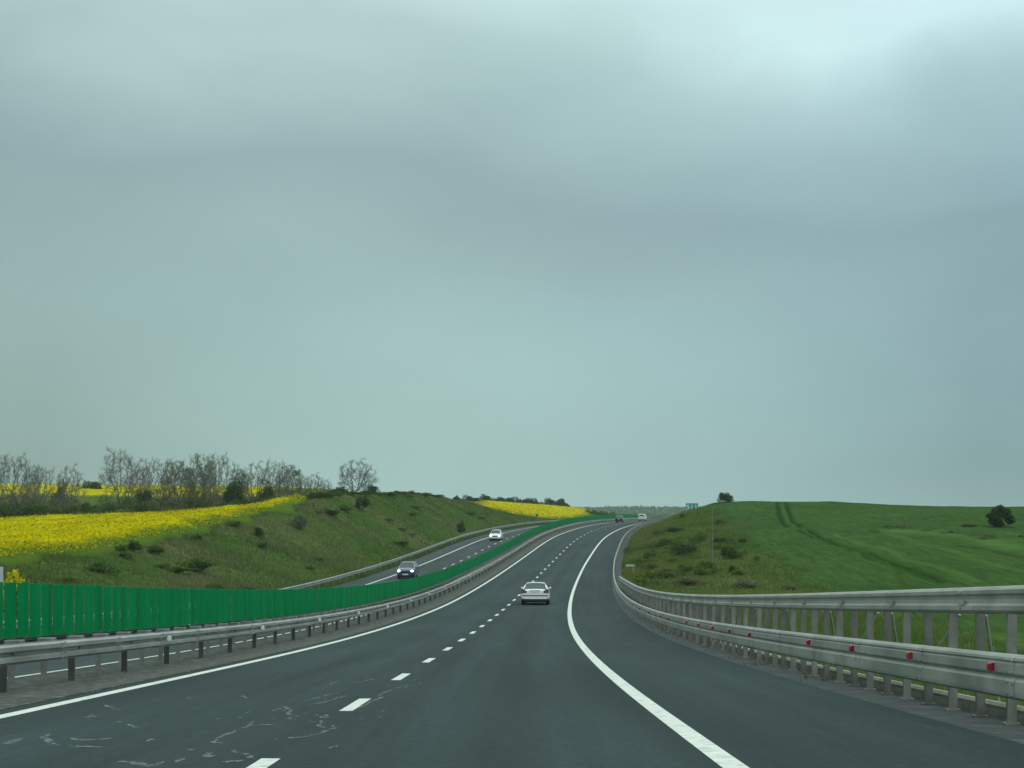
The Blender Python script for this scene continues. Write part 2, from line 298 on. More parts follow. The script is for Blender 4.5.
def mesh(name, v, f, mat, smooth=False):
    me = bpy.data.meshes.new(name); me.from_pydata([tuple(map(float, p)) for p in v], [], f); me.materials.append(mat)
    if smooth: me.shade_smooth()
    me.update(); return me
def link(name, me, parent=None, loc=(0, 0, 0)):
    o = bpy.data.objects.new(name, me); C.objects.link(o); o.location = loc
    if parent: o.parent = parent
    return o
def part(name, mb, mat, parent=None, loc=(0, 0, 0), smooth=False, label=None):
    o = link(name, mesh(name, mb.v, mb.f, mat, smooth), parent, loc)
    if label: o['label'] = label
    return o
def thing(name, label, cat, loc=(0, 0, 0), rz=0, group=None, data=None):
    o = bpy.data.objects.new(name, data); C.objects.link(o); o.location = loc; o.rotation_euler = (0, 0, rz)
    o['label'] = label; o['category'] = cat
    if group: o['group'] = group
    return o
def kind(o, k): o['kind'] = k; return o
def copy_tree(o, parent=None):
    c = o.copy(); C.objects.link(c); c.parent = parent
    for ch in list(o.children): copy_tree(ch, c)
    return c
def np_mesh(name, V, faces_n, mat, col=None, smooth=False):
    """V (n*k,3) vertices, every k consecutive ones a face."""
    k = faces_n; n = len(V)//k; me = bpy.data.meshes.new(name)
    me.vertices.add(len(V)); me.vertices.foreach_set('co', np.asarray(V, np.float32).ravel())
    me.loops.add(len(V)); me.loops.foreach_set('vertex_index', np.arange(len(V), dtype=np.int32))
    me.polygons.add(n); me.polygons.foreach_set('loop_start', np.arange(0, len(V), k, dtype=np.int32)); me.polygons.foreach_set('loop_total', np.full(n, k, np.int32))
    if col is not None:
        a = me.color_attributes.new('tint', 'FLOAT_COLOR', 'POINT'); cc = np.ones((len(V), 4), np.float32); cc[:, :3] = np.repeat(col, k, axis=0); a.data.foreach_set('color', cc.ravel())
    me.materials.append(mat); me.update(calc_edges=True); return me
def grid_mesh(name, P, mat, smooth=True, flip=False):
    """P (a,b,3)"""
    a, b = P.shape[:2]; v = P.reshape(-1, 3); f = []
    for i in range(a-1):
        for j in range(b-1):
            q = (i*b+j, i*b+j+1, (i+1)*b+j+1, (i+1)*b+j); f.append(q[::-1] if flip else q)
    return mesh(name, v, f, mat, smooth)

# ------------------------------------------------------------------ ground sheet
YY, TG = np.meshgrid(YT, TT, indexing='ij'); XX = D(YY) + TG
zz = ZT.copy(); off = np.clip((np.maximum(-17.5 - TG, TG - 8.5)) / 6, 0, 1)
zz += off * (.2*lump(XX, YY, 9) + .09*lump(YY+40, XX, 3.5)) * np.clip(1 - (YY-500)/300, 0, 1) + np.clip((YY-1500)/1200, 0, 1)*4*lump(XX, YY, 260)
ZT = zz
ground = kind(link('ground', grid_mesh('ground', np.stack([XX, YY, zz], -1), M['ground'])), 'structure')

# ------------------------------------------------------------------ roads
YS = np.concatenate([np.arange(-40, 520, 2.0), np.arange(520, 900, 8.0)])
def strip(name, t0, t1, dz, mat, ys=YS, nt=2, thick=.1, parent=None, uv=False):
    ts = np.linspace(t0, t1, nt); ys = np.asarray(ys, float)
    top = np.stack([np.stack([D(ys)+t, ys, ZR(ys)+dz+XF(t)], -1) for t in ts], 1)
    rows = [top[:, :1] - [0, 0, thick], top, top[:, -1:] - [0, 0, thick]] if thick else [top]
    P = np.concatenate(rows, 1); me = grid_mesh(name, P, mat, smooth=False)
    if uv:
        l = me.uv_layers.new(name='road'); tt = np.concatenate([[t0], ts, [t1]] if thick else [ts])
        co = np.zeros((len(me.loops), 2), np.float32); vi = np.empty(len(me.loops), np.int32); me.loops.foreach_get('vertex_index', vi)
        b = P.shape[1]; co[:, 0] = tt[vi % b]; co[:, 1] = ys[vi // b]; l.data.foreach_set('uv', co.ravel())
    o = link(name, me, parent); return o
road = kind(strip('road', -4.15, 6.65, 0, M['asphalt'], nt=12, uv=True), 'structure')
opp = kind(strip('opposite_road', -16.25, -6.45, 0, M['asphalt_old'], nt=8, uv=True), 'structure')
med = kind(strip('median', -6.44, -4.16, .012, M['gravel'], nt=5), 'structure')
M['dusty'] = noisy('dusty_shoulder', [(.34, (.032, .042, .04)), (.55, (.05, .058, .053)), (.72, (.13, .13, .11))], 2.6, .95, detail=10)
kind(strip('gravel_shoulder', 6.66, 7.58, -.015, M['dusty'], ys=np.arange(-40, 460, 2.0), nt=3), 'structure')
def marking(name, t, w, y0, y1, parent, n=None):
    ys = np.linspace(y0, y1, n or max(2, int((y1-y0)/2)))
    return strip(name, t-w/2, t+w/2, .005, M['paint'], ys=ys, thick=0, parent=parent)
marking('edge_line', -3.8, .2, -40, 700, road); marking('edge_line', 3.72, .21, -40, 700, road)
for k in range(-3, 62): marking('lane_dash', 0, .16, 14.8+9*k-1.5-.7*(k == 0), 14.8+9*k+1.4-.8*(k == 0), road, 2)
marking('edge_line', -6.75, .17, -40, 700, opp); marking('edge_line', -13.9, .2, -40, 700, opp)
for k in range(0, 60): marking('lane_dash', -10.4, .16, 19+9*k-1.5, 19+9*k+1.5, opp, 2)
# chalky scuffs in the outer lane
_vy = np.linspace(10, 130, 4000); _vv = HV + (CZ - ZR(_vy))*F/_vy
def on_road(u, v):
    y = float(np.interp(-v, -_vv, _vy)); return at(u, y), y
SC = [[(545,150),(520,168),(490,178),(465,188),(460,198),(478,201)], [(585,191),(640,187),(680,180),(708,168),(712,160)], [(110,178),(95,185),(98,196),(130,205),(180,207),(220,207)],
      [(285,240),(310,246),(330,249),(345,240)], [(362,241),(388,236),(385,231)], [(430,225),(452,228),(440,220)], [(585,130),(600,122),(622,128),(612,138),(645,143)],
      [(660,156),(690,152),(678,161),(695,166)], [(680,143),(702,146),(695,139)], [(275,160),(290,167),(283,165)], [(308,188),(322,192),(312,196)], [(15,196),(45,190),(30,199),(0,201)], [(490,214),(530,225),(535,231)],
      [(250,238),(290,243),(320,250)], [(225,118),(240,124),(256,129)], [(190,140),(198,145)], [(240,153),(262,154)], [(520,98),(527,104)], [(645,110),(700,96),(725,92)], [(660,118),(690,112),(740,98)],
      [(735,135),(800,108),(822,97)], [(800,100),(850,80),(880,75)], [(760,70),(800,62)], [(690,78),(730,66)], [(560,160),(585,160)], [(400,215),(420,212)], [(720,205),(700,210)], [(150,190),(200,192),(240,190)], [(470,240),(520,236)]]
ms = MB()
for pl in SC:
    pts = [on_road(x/2.133, 650 + y/2.133) for x, y in pl]
    q = []
    for (x0, y0), (x1, y1) in zip(pts, pts[1:]):
        n = 6
        q += [(x0+(x1-x0)*i/n + random.gauss(0, .012), y0+(y1-y0)*i/n + random.gauss(0, .06)) for i in range(n)]
    q.append(pts[-1]); vs = []; fs = []
    for i, (x, y) in enumerate(q):
        a = q[max(i-1, 0)]; b = q[min(i+1, len(q)-1)]; d = Vector((b[0]-a[0], (b[1]-a[1])*.25)); d = d.normalized() if d.length else Vector((1, 0))
        w = random.uniform(.01, .032)*(1 if 0 < i < len(q)-1 else .3); nx, ny = -d.y*w, d.x*w*3
        for s_ in (-1, 1): vs.append((x+s_*nx, y+s_*ny, float(ZR(y+s_*ny))+.0045))
    for i in range(len(q)-1):
        if random.random() < .82: fs.append((2*i, 2*i+1, 2*i+3, 2*i+2))
    ms.add(vs, fs)
for _ in range(240):
    y = random.uniform(20, 75); t = random.choice((random.uniform(-3.3, -.2), random.uniform(-.7, .5))); w = random.uniform(.005, .02); l = random.uniform(.04, .25); x = float(D(y))+t
    ms.add([(x-w, y-l, float(ZR(y-l))+.004), (x+w, y-l*.4, float(ZR(y-l*.4))+.004), (x+w*.6, y+l, float(ZR(y+l))+.004), (x-w*1.3, y+l*.3, float(ZR(y+l*.3))+.004)], [(0, 1, 2, 3)])
part('scuff_marks', ms, M['scuff'], road)
kind(strip('kerb', 7.59, 7.86, .1, M['concrete'], ys=np.arange(-20, 132, 2.0), nt=3, thick=.35), 'structure')

# ------------------------------------------------------------------ guardrails
def beam(profile, ys, t_of, side, mb=None, origin=(0, 0, 0), thick=.012):
    """profile: (depth towards traffic, height) points; extruded along the road."""
    mb = mb or MB(); prof = profile + [(d-thick, z) for d, z in reversed(profile)]; n = len(prof); v = []; f = []
    for y in ys:
        b = RP(y, t_of(y))
        for d, z in prof: v.append((b[0]+side*d-origin[0], b[1]-origin[1], b[2]+z-origin[2]))
    for i in range(len(ys)-1):
        for k in range(n): f.append((i*n+k, i*n+(k+1) % n, (i+1)*n+(k+1) % n, (i+1)*n+k) if side > 0 else (i*n+k, (i+1)*n+k, (i+1)*n+(k+1) % n, i*n+(k+1) % n))
    f += [tuple(range(n)), tuple(range(len(v)-n, len(v)))]
    mb.add(v, f)
    return mb
def wprof(z0, z1, waves, depth=.081):
    H = z1-z0; pts = []; m = waves*10
    for i in range(m+1):
        a = i/m; c = .5 - .5*math.cos(a*waves*2*math.pi); c = min(1, max(0, (c-.1)/.5)); pts.append((depth*c, z0 + H*a))
    return pts
def splices(mb, ys, t, side, z0, z1, origin, waves, pr=None):
    for y in ys:
        b = RP(y, t); 
        prof = [(d+.007, z) for d, z in (pr or wprof(z0+.004, z1-.004, waves))]
        beam(prof, [y-.16, y+.16], lambda _y: t, side, mb, origin)
        for k in range(waves*2):
            z = z0 + (z1-z0)*(k+.5)/(waves*2)
            mb.disc((b[0]+side*.085-origin[0], y-.1-origin[1], b[2]+z-origin[2]), .016, (1, 0, 0), .03, 6)
            mb.disc((b[0]+side*.085-origin[0], y+.1-origin[1], b[2]+z-origin[2]), .016, (1, 0, 0), .03, 6)
def cpost(h, w=.1, d=.06, dep=.35, th=.007):
    mb = MB()   # C-section: web plus two flanges, opening along +y
    pr = [(-w/2, d/2), (-w/2, -d/2), (w/2, -d/2), (w/2, d/2), (w/2-th, d/2), (w/2-th, -d/2+th), (-w/2+th, -d/2+th), (-w/2+th, d/2)]
    v = [(x, y, z) for z in (-dep, h) for x, y in pr]
    f = [(k, (k+1) % 8, 8+(k+1) % 8, 8+k) for k in range(8)] + [(8, 9, 14, 15), (9, 10, 13, 14), (10, 11, 12, 13)]
    return mb.add(v, f)
def place(name, me, parent, p, origin, rz=0):
    o = link(name, me, parent, (p[0]-origin[0], p[1]-origin[1], p[2]-origin[2])); o.rotation_euler = (0, 0, rz); return o
ysr = np.concatenate([np.arange(-20, 140, 1.333), np.arange(140, 480, 2.5)])

# left: guardrail along our side of the median
o0 = RP(-20, -5.2)
gr = thing('guardrail', 'galvanised two-wave guardrail with white reflectors, between the left road line and the green screen', 'guardrail', o0)
mb = beam(wprof(.40, .71, 2), ysr, lambda y: -5.2, 1, None, o0); splices(mb, np.arange(-18.5, 130, 4.0), -5.2, 1, .40, .71, o0, 2)
part('rail', mb, M['zinc'], gr, smooth=False)
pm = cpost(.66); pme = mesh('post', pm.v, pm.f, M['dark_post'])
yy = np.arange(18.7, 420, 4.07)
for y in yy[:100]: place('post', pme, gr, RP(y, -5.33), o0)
sp = MB().box((0, 0, .55), (.16, .1, .2)); sme = mesh('spacer', sp.v, sp.f, M['zinc_post'])
for y in yy[:60]: place('spacer', sme, gr, RP(y, -5.25), o0)
rf = MB().box((0, 0, 0), (.05, .02, .12)).disc((.0, -.012, .0), .055, (0, 1, 0), .016, 12); rme = mesh('reflector', rf.v, rf.f, M['white_ref'])
for k in range(24): place('reflector', rme, gr, RP(25+13.1*k, -5.09, .57), o0)

# far side of the median: second guardrail carrying the green screen
o0 = RP(-20, -6.0)
g2 = thing('guardrail', 'guardrail half hidden directly under the green anti-glare screen', 'guardrail', o0)
part('rail', beam(wprof(.40, .70, 2), ysr, lambda y: -6.08, -1, None, o0), M['zinc_post'], g2)
pw = MB().box((0, 0, .15), (.09, .08, .95), bev=.01).box((0.05, -.0, .66), (.26, .3, .1), bev=.01); pwm = mesh('post', pw.v, pw.f, M['zinc_post'])
yy = np.arange(17.5, 330, 2.0)
for y in yy[:100]: place('post', pwm, g2, RP(y, -5.94), o0)
mbs = MB()
for y in np.concatenate([yy[100:], np.arange(330, 470, 4)]):
    p = RP(y, -5.94); mbs.box((p[0]-o0[0], p[1]-o0[1], p[2]-o0[2]+.3), (.14, .12, .6))
kind(part('post', mbs, M['zinc_post'], g2), 'stuff')
o0 = RP(-20, -6.0)
sc = thing('anti_glare_screen', 'long bright green anti-glare screen of upright panels along the median', 'screen', o0)
def panel_mb(L, lean=.0, ang=.04):
    m_ = MB(); x, y = .006, L/2; cs, sn = math.cos(ang), math.sin(ang)
    pts = []
    for z in (.74, .76, 1.60, 1.62):
        ins = .008 if z in (.74, 1.62) else 0
        for px, py in ((-x, -y+ins), (x, -y+ins), (x+.006, -y*.33), (x+.006, y*.33), (x, y-ins), (-x, y-ins), (-x-.006, y*.33), (-x-.006, -y*.33)): pts.append((px*cs-py*sn + lean*(z-.7), px*sn+py*cs, z))
    f = [tuple(range(7, -1, -1)), tuple(range(24, 32))]
    for k in range(3):
        for j in range(8): f.append((k*8+j, k*8+(j+1) % 8, k*8+8+(j+1) % 8, k*8+8+j))
    return m_.add(pts, f)
pmes = []
for k in range(7):
    m_ = panel_mb(.748, random.gauss(0, .002), random.gauss(.012, .006)); pmes.append(mesh('panel', m_.v, m_.f, M['screen']))
m_ = panel_mb(.65, 0, .0); slim = mesh('panel', m_.v, m_.f, M['screen'])
yp = 26.6; ys_p = []
while yp < 480: ys_p.append(yp); yp += .765
for i, y in enumerate(ys_p[:100]):
    p = RP(y, -6.0, random.gauss(0, .005)); place('panel', slim if (i < 15 and i not in (8, 11)) or i in (19, 25) else random.choice(pmes), sc, p, o0, -heading(y))
mbs = MB()
for y in ys_p[100:]:
    p = RP(y, -6.0, random.gauss(0, .003)); k = random.choice(pmes); h_ = -heading(y)
    vs = [Matrix.Rotation(h_, 3, 'Z') @ v.co for v in k.vertices]
    mbs.add([(v.x+p[0]-o0[0], v.y+p[1]-o0[1], v.z+p[2]-o0[2]) for v in vs], [tuple(q.vertices) for q in k.polygons])
kind(part('panel', mbs, M['screen'], sc), 'stuff')
mb = MB()   # the foot rail and brackets that clamp the panels to the guardrail
mb.tube([(RP(y, -6.05, .72)[0]-o0[0], y-o0[1], RP(y, -6.05, .72)[2]-o0[2]) for y in np.arange(20, 480, 4)], .018, 5)
part('foot_rail', mb, M['dark_post'], sc)

# outer guardrail of the opposite carriageway
o0 = RP(-20, -16.7)
g3 = thing('guardrail', 'pale guardrail at the foot of the left bank, beyond the opposite carriageway', 'guardrail', o0)
ys3 = np.concatenate([np.arange(-20, 300, 4.0), np.arange(300, 560, 5)])
part('rail', beam(wprof(.42, .74, 2), ys3, lambda y: -16.75, 1, None, o0), M['zinc'], g3)
pme2 = mesh('post', pm.v, pm.f, M['zinc_post']); yy = np.arange(130, 530, 4.0)
for y in yy[:100]: place('post', pme2, g3, RP(y, -16.85), o0)

# right: guardrail with the tall rear rail on braced posts
def t_near(y): return 6.86 + max(0, (y-140)*.0006) + (0)
def t_tall(y): return 7.22 - .25*max(0, (y-105)/22)**2 + 0*y
o0 = RP(-20, 7.0)
g4 = thing('guardrail', 'double-height guardrail with red reflectors along the right shoulder', 'guardrail', o0)
nearp = [(.0, .35), (.05, .362), (.078, .385), (.082, .42), (.082, .535), (.07, .552), (.05, .566), (.05, .578), (.07, .592), (.082, .61), (.082, .70), (.068, .712), (.068, .722), (.084, .735), (.078, .76), (.05, .785), (.0, .79)]
mb = beam(nearp, ysr[ysr < 440], t_near, -1, None, o0); splices(mb, np.arange(-18, 120, 4.0), 6.86, -1, .35, .79, o0, 2, nearp)
part('rail', mb, M['zinc'], g4, label='lower rail nearest the road')
yt = np.arange(-20, 127.6, 1.333)
tallp = [(0, 1.17), (.05, 1.185), (.075, 1.21), (.075, 1.26), (.05, 1.285), (.045, 1.33), (.05, 1.365), (.075, 1.39), (.075, 1.43), (.045, 1.462), (0, 1.47), (-.06, 1.47)]
mb = beam(tallp, yt, t_tall, -1, None, o0)
for y in np.arange(-18.5, 110, 4.0):
    b = RP(y, t_tall(y)); mb.box((b[0]-.082-o0[0], y-o0[1], b[2]+1.30-o0[2]), (.012, .34, .05))
    for dz in (1.235, 1.41): mb.disc((b[0]-.08-o0[0], y-o0[1], b[2]+dz-o0[2]), .016, (1, 0, 0), .03, 6)
part('top_rail', mb, M['zinc'], g4, label='taller rear rail along the post tops')
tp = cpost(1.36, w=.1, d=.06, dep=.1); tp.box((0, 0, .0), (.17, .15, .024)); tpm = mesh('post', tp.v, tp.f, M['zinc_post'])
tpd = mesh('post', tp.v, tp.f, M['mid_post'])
st = MB().tube([(.06, -.02, 1.15), (.34, .5, .12)], .02, 5); stm = mesh('strut', st.v, st.f, M['zinc'])
st2 = MB().tube([(.06, .02, .62), (.30, -.42, 1.16)], .018, 5); stm2 = mesh('strut', st2.v, st2.f, M['zinc'])
br = MB().box((-.17, 0, .6), (.3, .09, .24)); brm = mesh('bracket', br.v, br.f, M['dark_post'])
yp = np.arange(15.97, 127, 1.333)
for i, y in enumerate(yp[:84]):
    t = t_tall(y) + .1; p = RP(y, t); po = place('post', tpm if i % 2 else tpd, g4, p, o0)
    if i % 2 == 0: link('strut', stm if i % 4 == 0 else stm2, po)
    if i % 3 == 0: link('bracket', brm, po)
mbs = MB()
for y in np.arange(128, 436, 2.667):
    p = RP(y, t_near(y)+.1); mbs.box((p[0]-o0[0], p[1]-o0[1], p[2]-o0[2]+.2), (.1, .06, .9))
kind(part('post', mbs, M['zinc_post'], g4), 'stuff')
mb = MB()
mb.tube([(RP(y, 7.5, .13)[0]-o0[0], y-o0[1], RP(y, 7.5, .13)[2]-o0[2]) for y in np.arange(-18, 126, 3)], .045, 6)
part('lower_tube', mb, M['concrete'], g4, label='pale tube along the post feet')
rf = MB().add([(-.045, -.016, .035), (.0, -.016, .052), (.045, -.016, .02), (.045, -.016, -.03), (-.01, -.016, -.052), (-.045, -.016, -.03), (-.05, .006, .04), (.0, .006, .058), (.05, .006, .024), (.05, .006, -.034), (-.01, .006, -.058), (-.05, .006, -.034)], [(0, 5, 4, 3, 2, 1), (6, 7, 8, 9, 10, 11)] + [(k, (k+1) % 6, 6+(k+1) % 6, 6+k) for k in range(6)]).box((.03, .012, 0), (.06, .01, .05)); rf.v = [(x*1.1, y_, z*.82) for x, y_, z in rf.v]; rme = mesh('reflector', rf.v, rf.f, M['red'])
for y in (14.6, 18.6, 22.4, 26.3, 30.2, 38.2, 42.1, 46.1, 50.1, 54.1, 62, 66, 74, 82, 90):
    o = place('reflector', rme, g4, RP(y, t_near(y)-.1, .655+random.gauss(0, .006)), o0); o.rotation_euler = (random.gauss(0, .1), 0, random.gauss(.25, .15))
# a further length of tall rail starts beyond the gap
p = RP(166, 8.3); o0 = (p[0], p[1], float(ZG(p[0], p[1])))
st_ = thing('rail_end', 'short pale rail end on the right bank, just past the tall rail', 'rail end', o0)
part('rail', MB().box((.0, 0, 1.0), (.8, .06, .2), bev=.03), M['concrete'], st_); part('post', MB().box((.3, .1, .4), (.1, .07, 1.0)), M['zinc_post'], st_)

# ------------------------------------------------------------------ plants
def leaf_cloud(n, centres, size, colA, colB, flat=1.0):
    """n four-sided leaf sprays spread through ellipsoids; colours are leaf colours."""
    w = np.array([c[3]*c[4]*c[5] for c in centres]); ci = RNG.choice(len(centres), n, p=w/w.sum()); cc = np.array(centres)[ci]
    d = RNG.normal(size=(n, 3)); d /= np.linalg.norm(d, axis=1)[:, None]; r = RNG.uniform(.25, 1, n)**.5 * (1 + RNG.normal(0, .08, n))
    P = cc[:, :3] + d*r[:, None]*cc[:, 3:6]
    a = RNG.normal(size=(n, 3)); a /= np.linalg.norm(a, axis=1)[:, None]; b = np.cross(a, RNG.normal(size=(n, 3))); b /= np.linalg.norm(b, axis=1)[:, None]
    s = size*RNG.uniform(.5, 1.3, n)[:, None]
    V = np.stack([P-a*s, P-b*s*.5, P+a*s, P+b*s*.5], 1).reshape(-1, 3)
    k = RNG.uniform(0, 1, n)[:, None]*.6 + RNG.uniform(0, 1, len(centres))[ci][:, None]*.4
    col = np.array(colA)*(1-k) + np.array(colB)*k
    V[:, 2] = np.maximum(V[:, 2], .02)
    return V, col
def bare_segments(h, w, seed, stems=1, low=.2):
    """crown grown towards points filling an egg-shaped volume"""
    g = np.random.default_rng(seed); n = 520
    d = g.normal(size=(n, 3)); d /= np.linalg.norm(d, axis=1)[:, None]; r = g.uniform(.05, 1, n)**.42
    lob = 1 + .13*np.sin(3*np.arctan2(d[:, 1], d[:, 0]) + seed) + .11*np.sin(7*d[:, 2] + 2.2*d[:, 0] + seed) + .08*np.sin(9*d[:, 0] + seed*2)
    A = d*(r*lob*.97)[:, None]*np.array([w/2, w/2, h*(1-low)/2]) + np.array([0, 0, h*(1+low)/2]); A[:, 2] = np.minimum(A[:, 2], h)
    st = h*.035; P = [np.array([0, 0, -.3]), np.array([0, 0, h*.05])]; par = [-1, 0]
    for k in range(stems):
        b = 1; q = P[1]; dd = np.array([g.normal(0, .13 + .2*(stems > 1)), g.normal(0, .13 + .2*(stems > 1)), 1.0]); dd /= np.linalg.norm(dd)
        for _ in range(int(h*(low+.06)/st)):
            q = q + dd*st + g.normal(0, st*.12, 3); P.append(q); par.append(b); b = len(P)-1
    P = [np.asarray(p) for p in P]
    for _ in range(70):
        if len(A) == 0: break
        X = np.array(P); dist = np.linalg.norm(A[:, None] - X[None], axis=2); k = dist.argmin(1); dm = dist[np.arange(len(A)), k]
        new = 0
        for b in np.unique(k[dm < h*.45]):
            v = (A[k == b] - X[b]); v = (v/np.linalg.norm(v, axis=1)[:, None]).sum(0); v = v/(np.linalg.norm(v)+1e-6) + g.normal(0, .16, 3); v /= np.linalg.norm(v)
            P.append(X[b] + v*st); par.append(int(b)); new += 1
        A = A[dm > st*1.7]
        if not new or len(P) > 1500: break
    N_ = len(P); area = np.zeros(N_); kids = np.zeros(N_, int)
    for b in par:
        if b >= 0: kids[b] += 1
    for b in range(N_-1, 0, -1):
        if kids[b] == 0: area[b] += 1
        area[par[b]] += area[b]
    rad = np.maximum((area/area[0])**.47*h*.021, .012)
    segs = [(Vector(P[par[b]]), Vector(P[b]), float(rad[par[b]] if par[b] > 0 else rad[b]), float(rad[b]), 0 if rad[b] > h*.0085 else 3) for b in range(1, N_)]
    tips = [Vector(P[b]) for b in range(N_) if kids[b] == 0]; cen = Vector((0, 0, h*.45))
    for b in range(N_):
        if rad[b] < h*.0045:
            for _ in range(5 if kids[b] else 7):
                p = Vector(P[b]); o = (p-cen).normalized()*.8 + Vector(g.normal(0, .6, 3)) + Vector((0, 0, .25)); o.normalize(); l = h*g.uniform(.03, .085)
                m = p + o*l*.5 + Vector(g.normal(0, l*.08, 3)); segs.append((p, m, .01, .008, 4)); segs.append((m, m + (o + Vector(g.normal(0, .3, 3))).normalized()*l*.5, .008, .006, 4))
    return segs, tips
def bare_tree(h, w, seed, leaf=None, stems=1, low=.2, tw=1.0):
    segs, tips = bare_segments(h, w, seed, stems, low); tr = MB(); cr = MB()
    for a, b, ra, rb, lv in segs:
        (tr if lv == 0 else cr).tube([a, b], [ra, rb] if lv == 0 else [max(ra*.9, .0095*tw), max(rb*.9, .008*tw)], 6 if lv == 0 else 3, cap=False)
    tme = mesh('trunk', tr.v, tr.f, M['bark']); cme = mesh('crown', cr.v, cr.f, M['twig']); lme = None
    if leaf:
        n, A, B = leaf; T = np.array([tuple(t) for t in tips]); idx = RNG.integers(0, len(T), n); cen = T[idx] + RNG.normal(0, h*.03, (n, 3))
        cs = [(x, y, z, .3, .3, .3) for x, y, z in cen]; V, col = leaf_cloud(n, cs, .11, A, B); lme = np_mesh('leaves', V, 4, M['leaf'], col)
    return tme, cme, lme
def put_tree(name, meshes, label, cat, loc, rz, s, group=None):
    t = thing(name, label, cat, loc, rz, group); t.scale = s
    for n, me in zip(('trunk', 'crown', 'young_leaves'), meshes):
        if me: link(n, me, t)
    return t
BUD = ((.1, .125, .05), (.16, .18, .075))
V_ = [bare_tree(8, 7.6, 3, None, 2, .12), bare_tree(7, 5.5, 8, None, 3, .06, .6), bare_tree(7.5, 5.5, 21, (2600, *BUD), 2, .08), bare_tree(6.5, 5.2, 35, (1900, *BUD), 3, .06), bare_tree(6, 4.8, 44, None, 4, .04, .8), bare_tree(7.5, 6.8, 59, None, 2, .08)]
hs = [8, 7, 7.5, 6.5, 6, 7.5]
def wid(me): xs = [v.co.x for v in me[1].vertices]; return max(xs)-min(xs)
ws = [wid(v) for v in V_]
BT = [  # u, top v, width px, variant, distance, label
 (14, 455, 56, 5, 288, 'wide bare tree at the left edge of the photo, above the yellow field'),
 (42, 467, 30, 1, 300, 'thin bare tree with a faint crown, second from the left edge'),
 (69, 465, 30, 4, 292, 'small bare multi-stemmed tree between the leftmost trees and the big round one'),
 (122, 449, 48, 0, 285, 'largest bare tree with a dense round crown, above the yellow field'),
 (156, 459, 34, 1, 300, 'pale bare tree just right of the largest round tree'),
 (180, 460, 36, 3, 288, 'olive budding tree with narrow crown, left one of the greenish clump'),
 (200, 457, 34, 2, 292, 'olive budding tree in the middle of the greenish clump'),
 (219, 454, 40, 5, 284, 'dark bare tree with a visible trunk, left of the round evergreen'),
 (254, 462, 32, 4, 290, 'bare forked tree just right of the round evergreen'),
 (272, 460, 27, 1, 296, 'tall slim bare tree, second right of the round evergreen'),
 (291, 464, 26, 3, 300, 'faint budding tree, third right of the round evergreen'),
 (314, 473, 22, 4, 300, 'low bare tree before the gap in the tree row'),
 (355, 459, 40, 4, 285, 'sparse bare tree with upright stems standing alone right of the gap'),
 (303, 476, 16, 1, 310, 'tiny thin bare tree left of the gap in the tree row')]
for u, tv, wpx, k, Y, lab in BT:
    x = at(u, Y); z = float(ZG(x, Y)); top = CZ + (HV-tv)/F*Y; h = top - z; sc_ = h/hs[k]; sx = 1.12*(wpx/F*Y)/ws[k]
    put_tree('bare_tree' if k not in (2, 3) else 'budding_tree', V_[k], lab, 'tree', (x, Y, z-.05), random.uniform(-.3, .3), (sx, sx, sc_), 'trees in the hedgerow above the yellow field')
for u, tv, wpx, k in ((31, 466, 26, 1), (140, 464, 30, 1), (170, 465, 26, 5), (208, 463, 28, 4), (240, 468, 22, 3), (282, 469, 22, 1), (326, 479, 16, 4), (367, 474, 16, 1)):
    Y = random.uniform(306, 330); x = at(u, Y); z = float(ZG(x, Y)); h = CZ + (HV-tv)/F*Y - z
    put_tree('bare_tree', V_[k], 'thin hazy bare tree in the back row of the hedgerow', 'tree', (x, Y, z-.05), random.uniform(-.3, .3), ((wpx/F*Y)/ws[k], (wpx/F*Y)/ws[k], h/hs[k]), 'back row of bare hedgerow trees')
# leafy shrubs
DG = ((.028, .058, .02), (.075, .12, .035)); MG = ((.05, .1, .025), (.11, .17, .045)); OL = ((.075, .11, .035), (.15, .165, .06)); GR = ((.1, .11, .07), (.17, .17, .11)); YG = ((.08, .14, .02), (.17, .22, .045))
def shrub_mesh(h, w, n, cols, seed, size=.14, lumps=13, lift=.0):
    rnd = random.Random(seed); cs = []
    for _ in range(lumps):
        a = rnd.uniform(0, 6.28); q_ = rnd.random()**.5; r = w*.42*q_; zz_ = h*rnd.uniform(.18+lift, .8 - .35*q_); k = rnd.uniform(.12, .27)
        cs.append((r*math.cos(a), r*math.sin(a), zz_, w*k, w*k, h*rnd.uniform(.14, .28)))
    V, col = leaf_cloud(n, cs, size, *cols); me = np_mesh('foliage', V, 4, M['leaf'], col)
    st_ = MB()
    for _ in range(5):
        c = rnd.choice(cs); st_.tube([(rnd.gauss(0, .06), rnd.gauss(0, .06), -.1), (c[0]*.5, c[1]*.5, c[2]*.5), (c[0], c[1], c[2])], [.05, .035, .015], 5)
    return me, mesh('stem', st_.v, st_.f, M['bark'])
SH = {}
for key, cols in (('dark', DG), ('mid', MG), ('olive', OL), ('grey', GR), ('yellow', YG)):
    SH[key] = [shrub_mesh(2.0, 2.4, 1700, cols, 100+i*7+len(key), .1) for i in range(5)]
TREE_D = [shrub_mesh(5, 4.2, 4200, DG, 300+i, .19, 16, .05) for i in range(3)]
def shrub(key, x, y, h, w, label, group=None, name='shrub', cat='shrub', src=None, hh=2.0, ww=2.4, z=None):
    f, s = random.choice(src or SH[key]); t = thing(name, label, cat, (x, y, float(ZG(x, y) if z is None else z)-.05), random.uniform(0, 6.28), group); t.scale = (w/ww, w/ww, h/hh)
    link('foliage', f, t); link('stem' if name != 'evergreen_tree' else 'trunk', s, t); return t
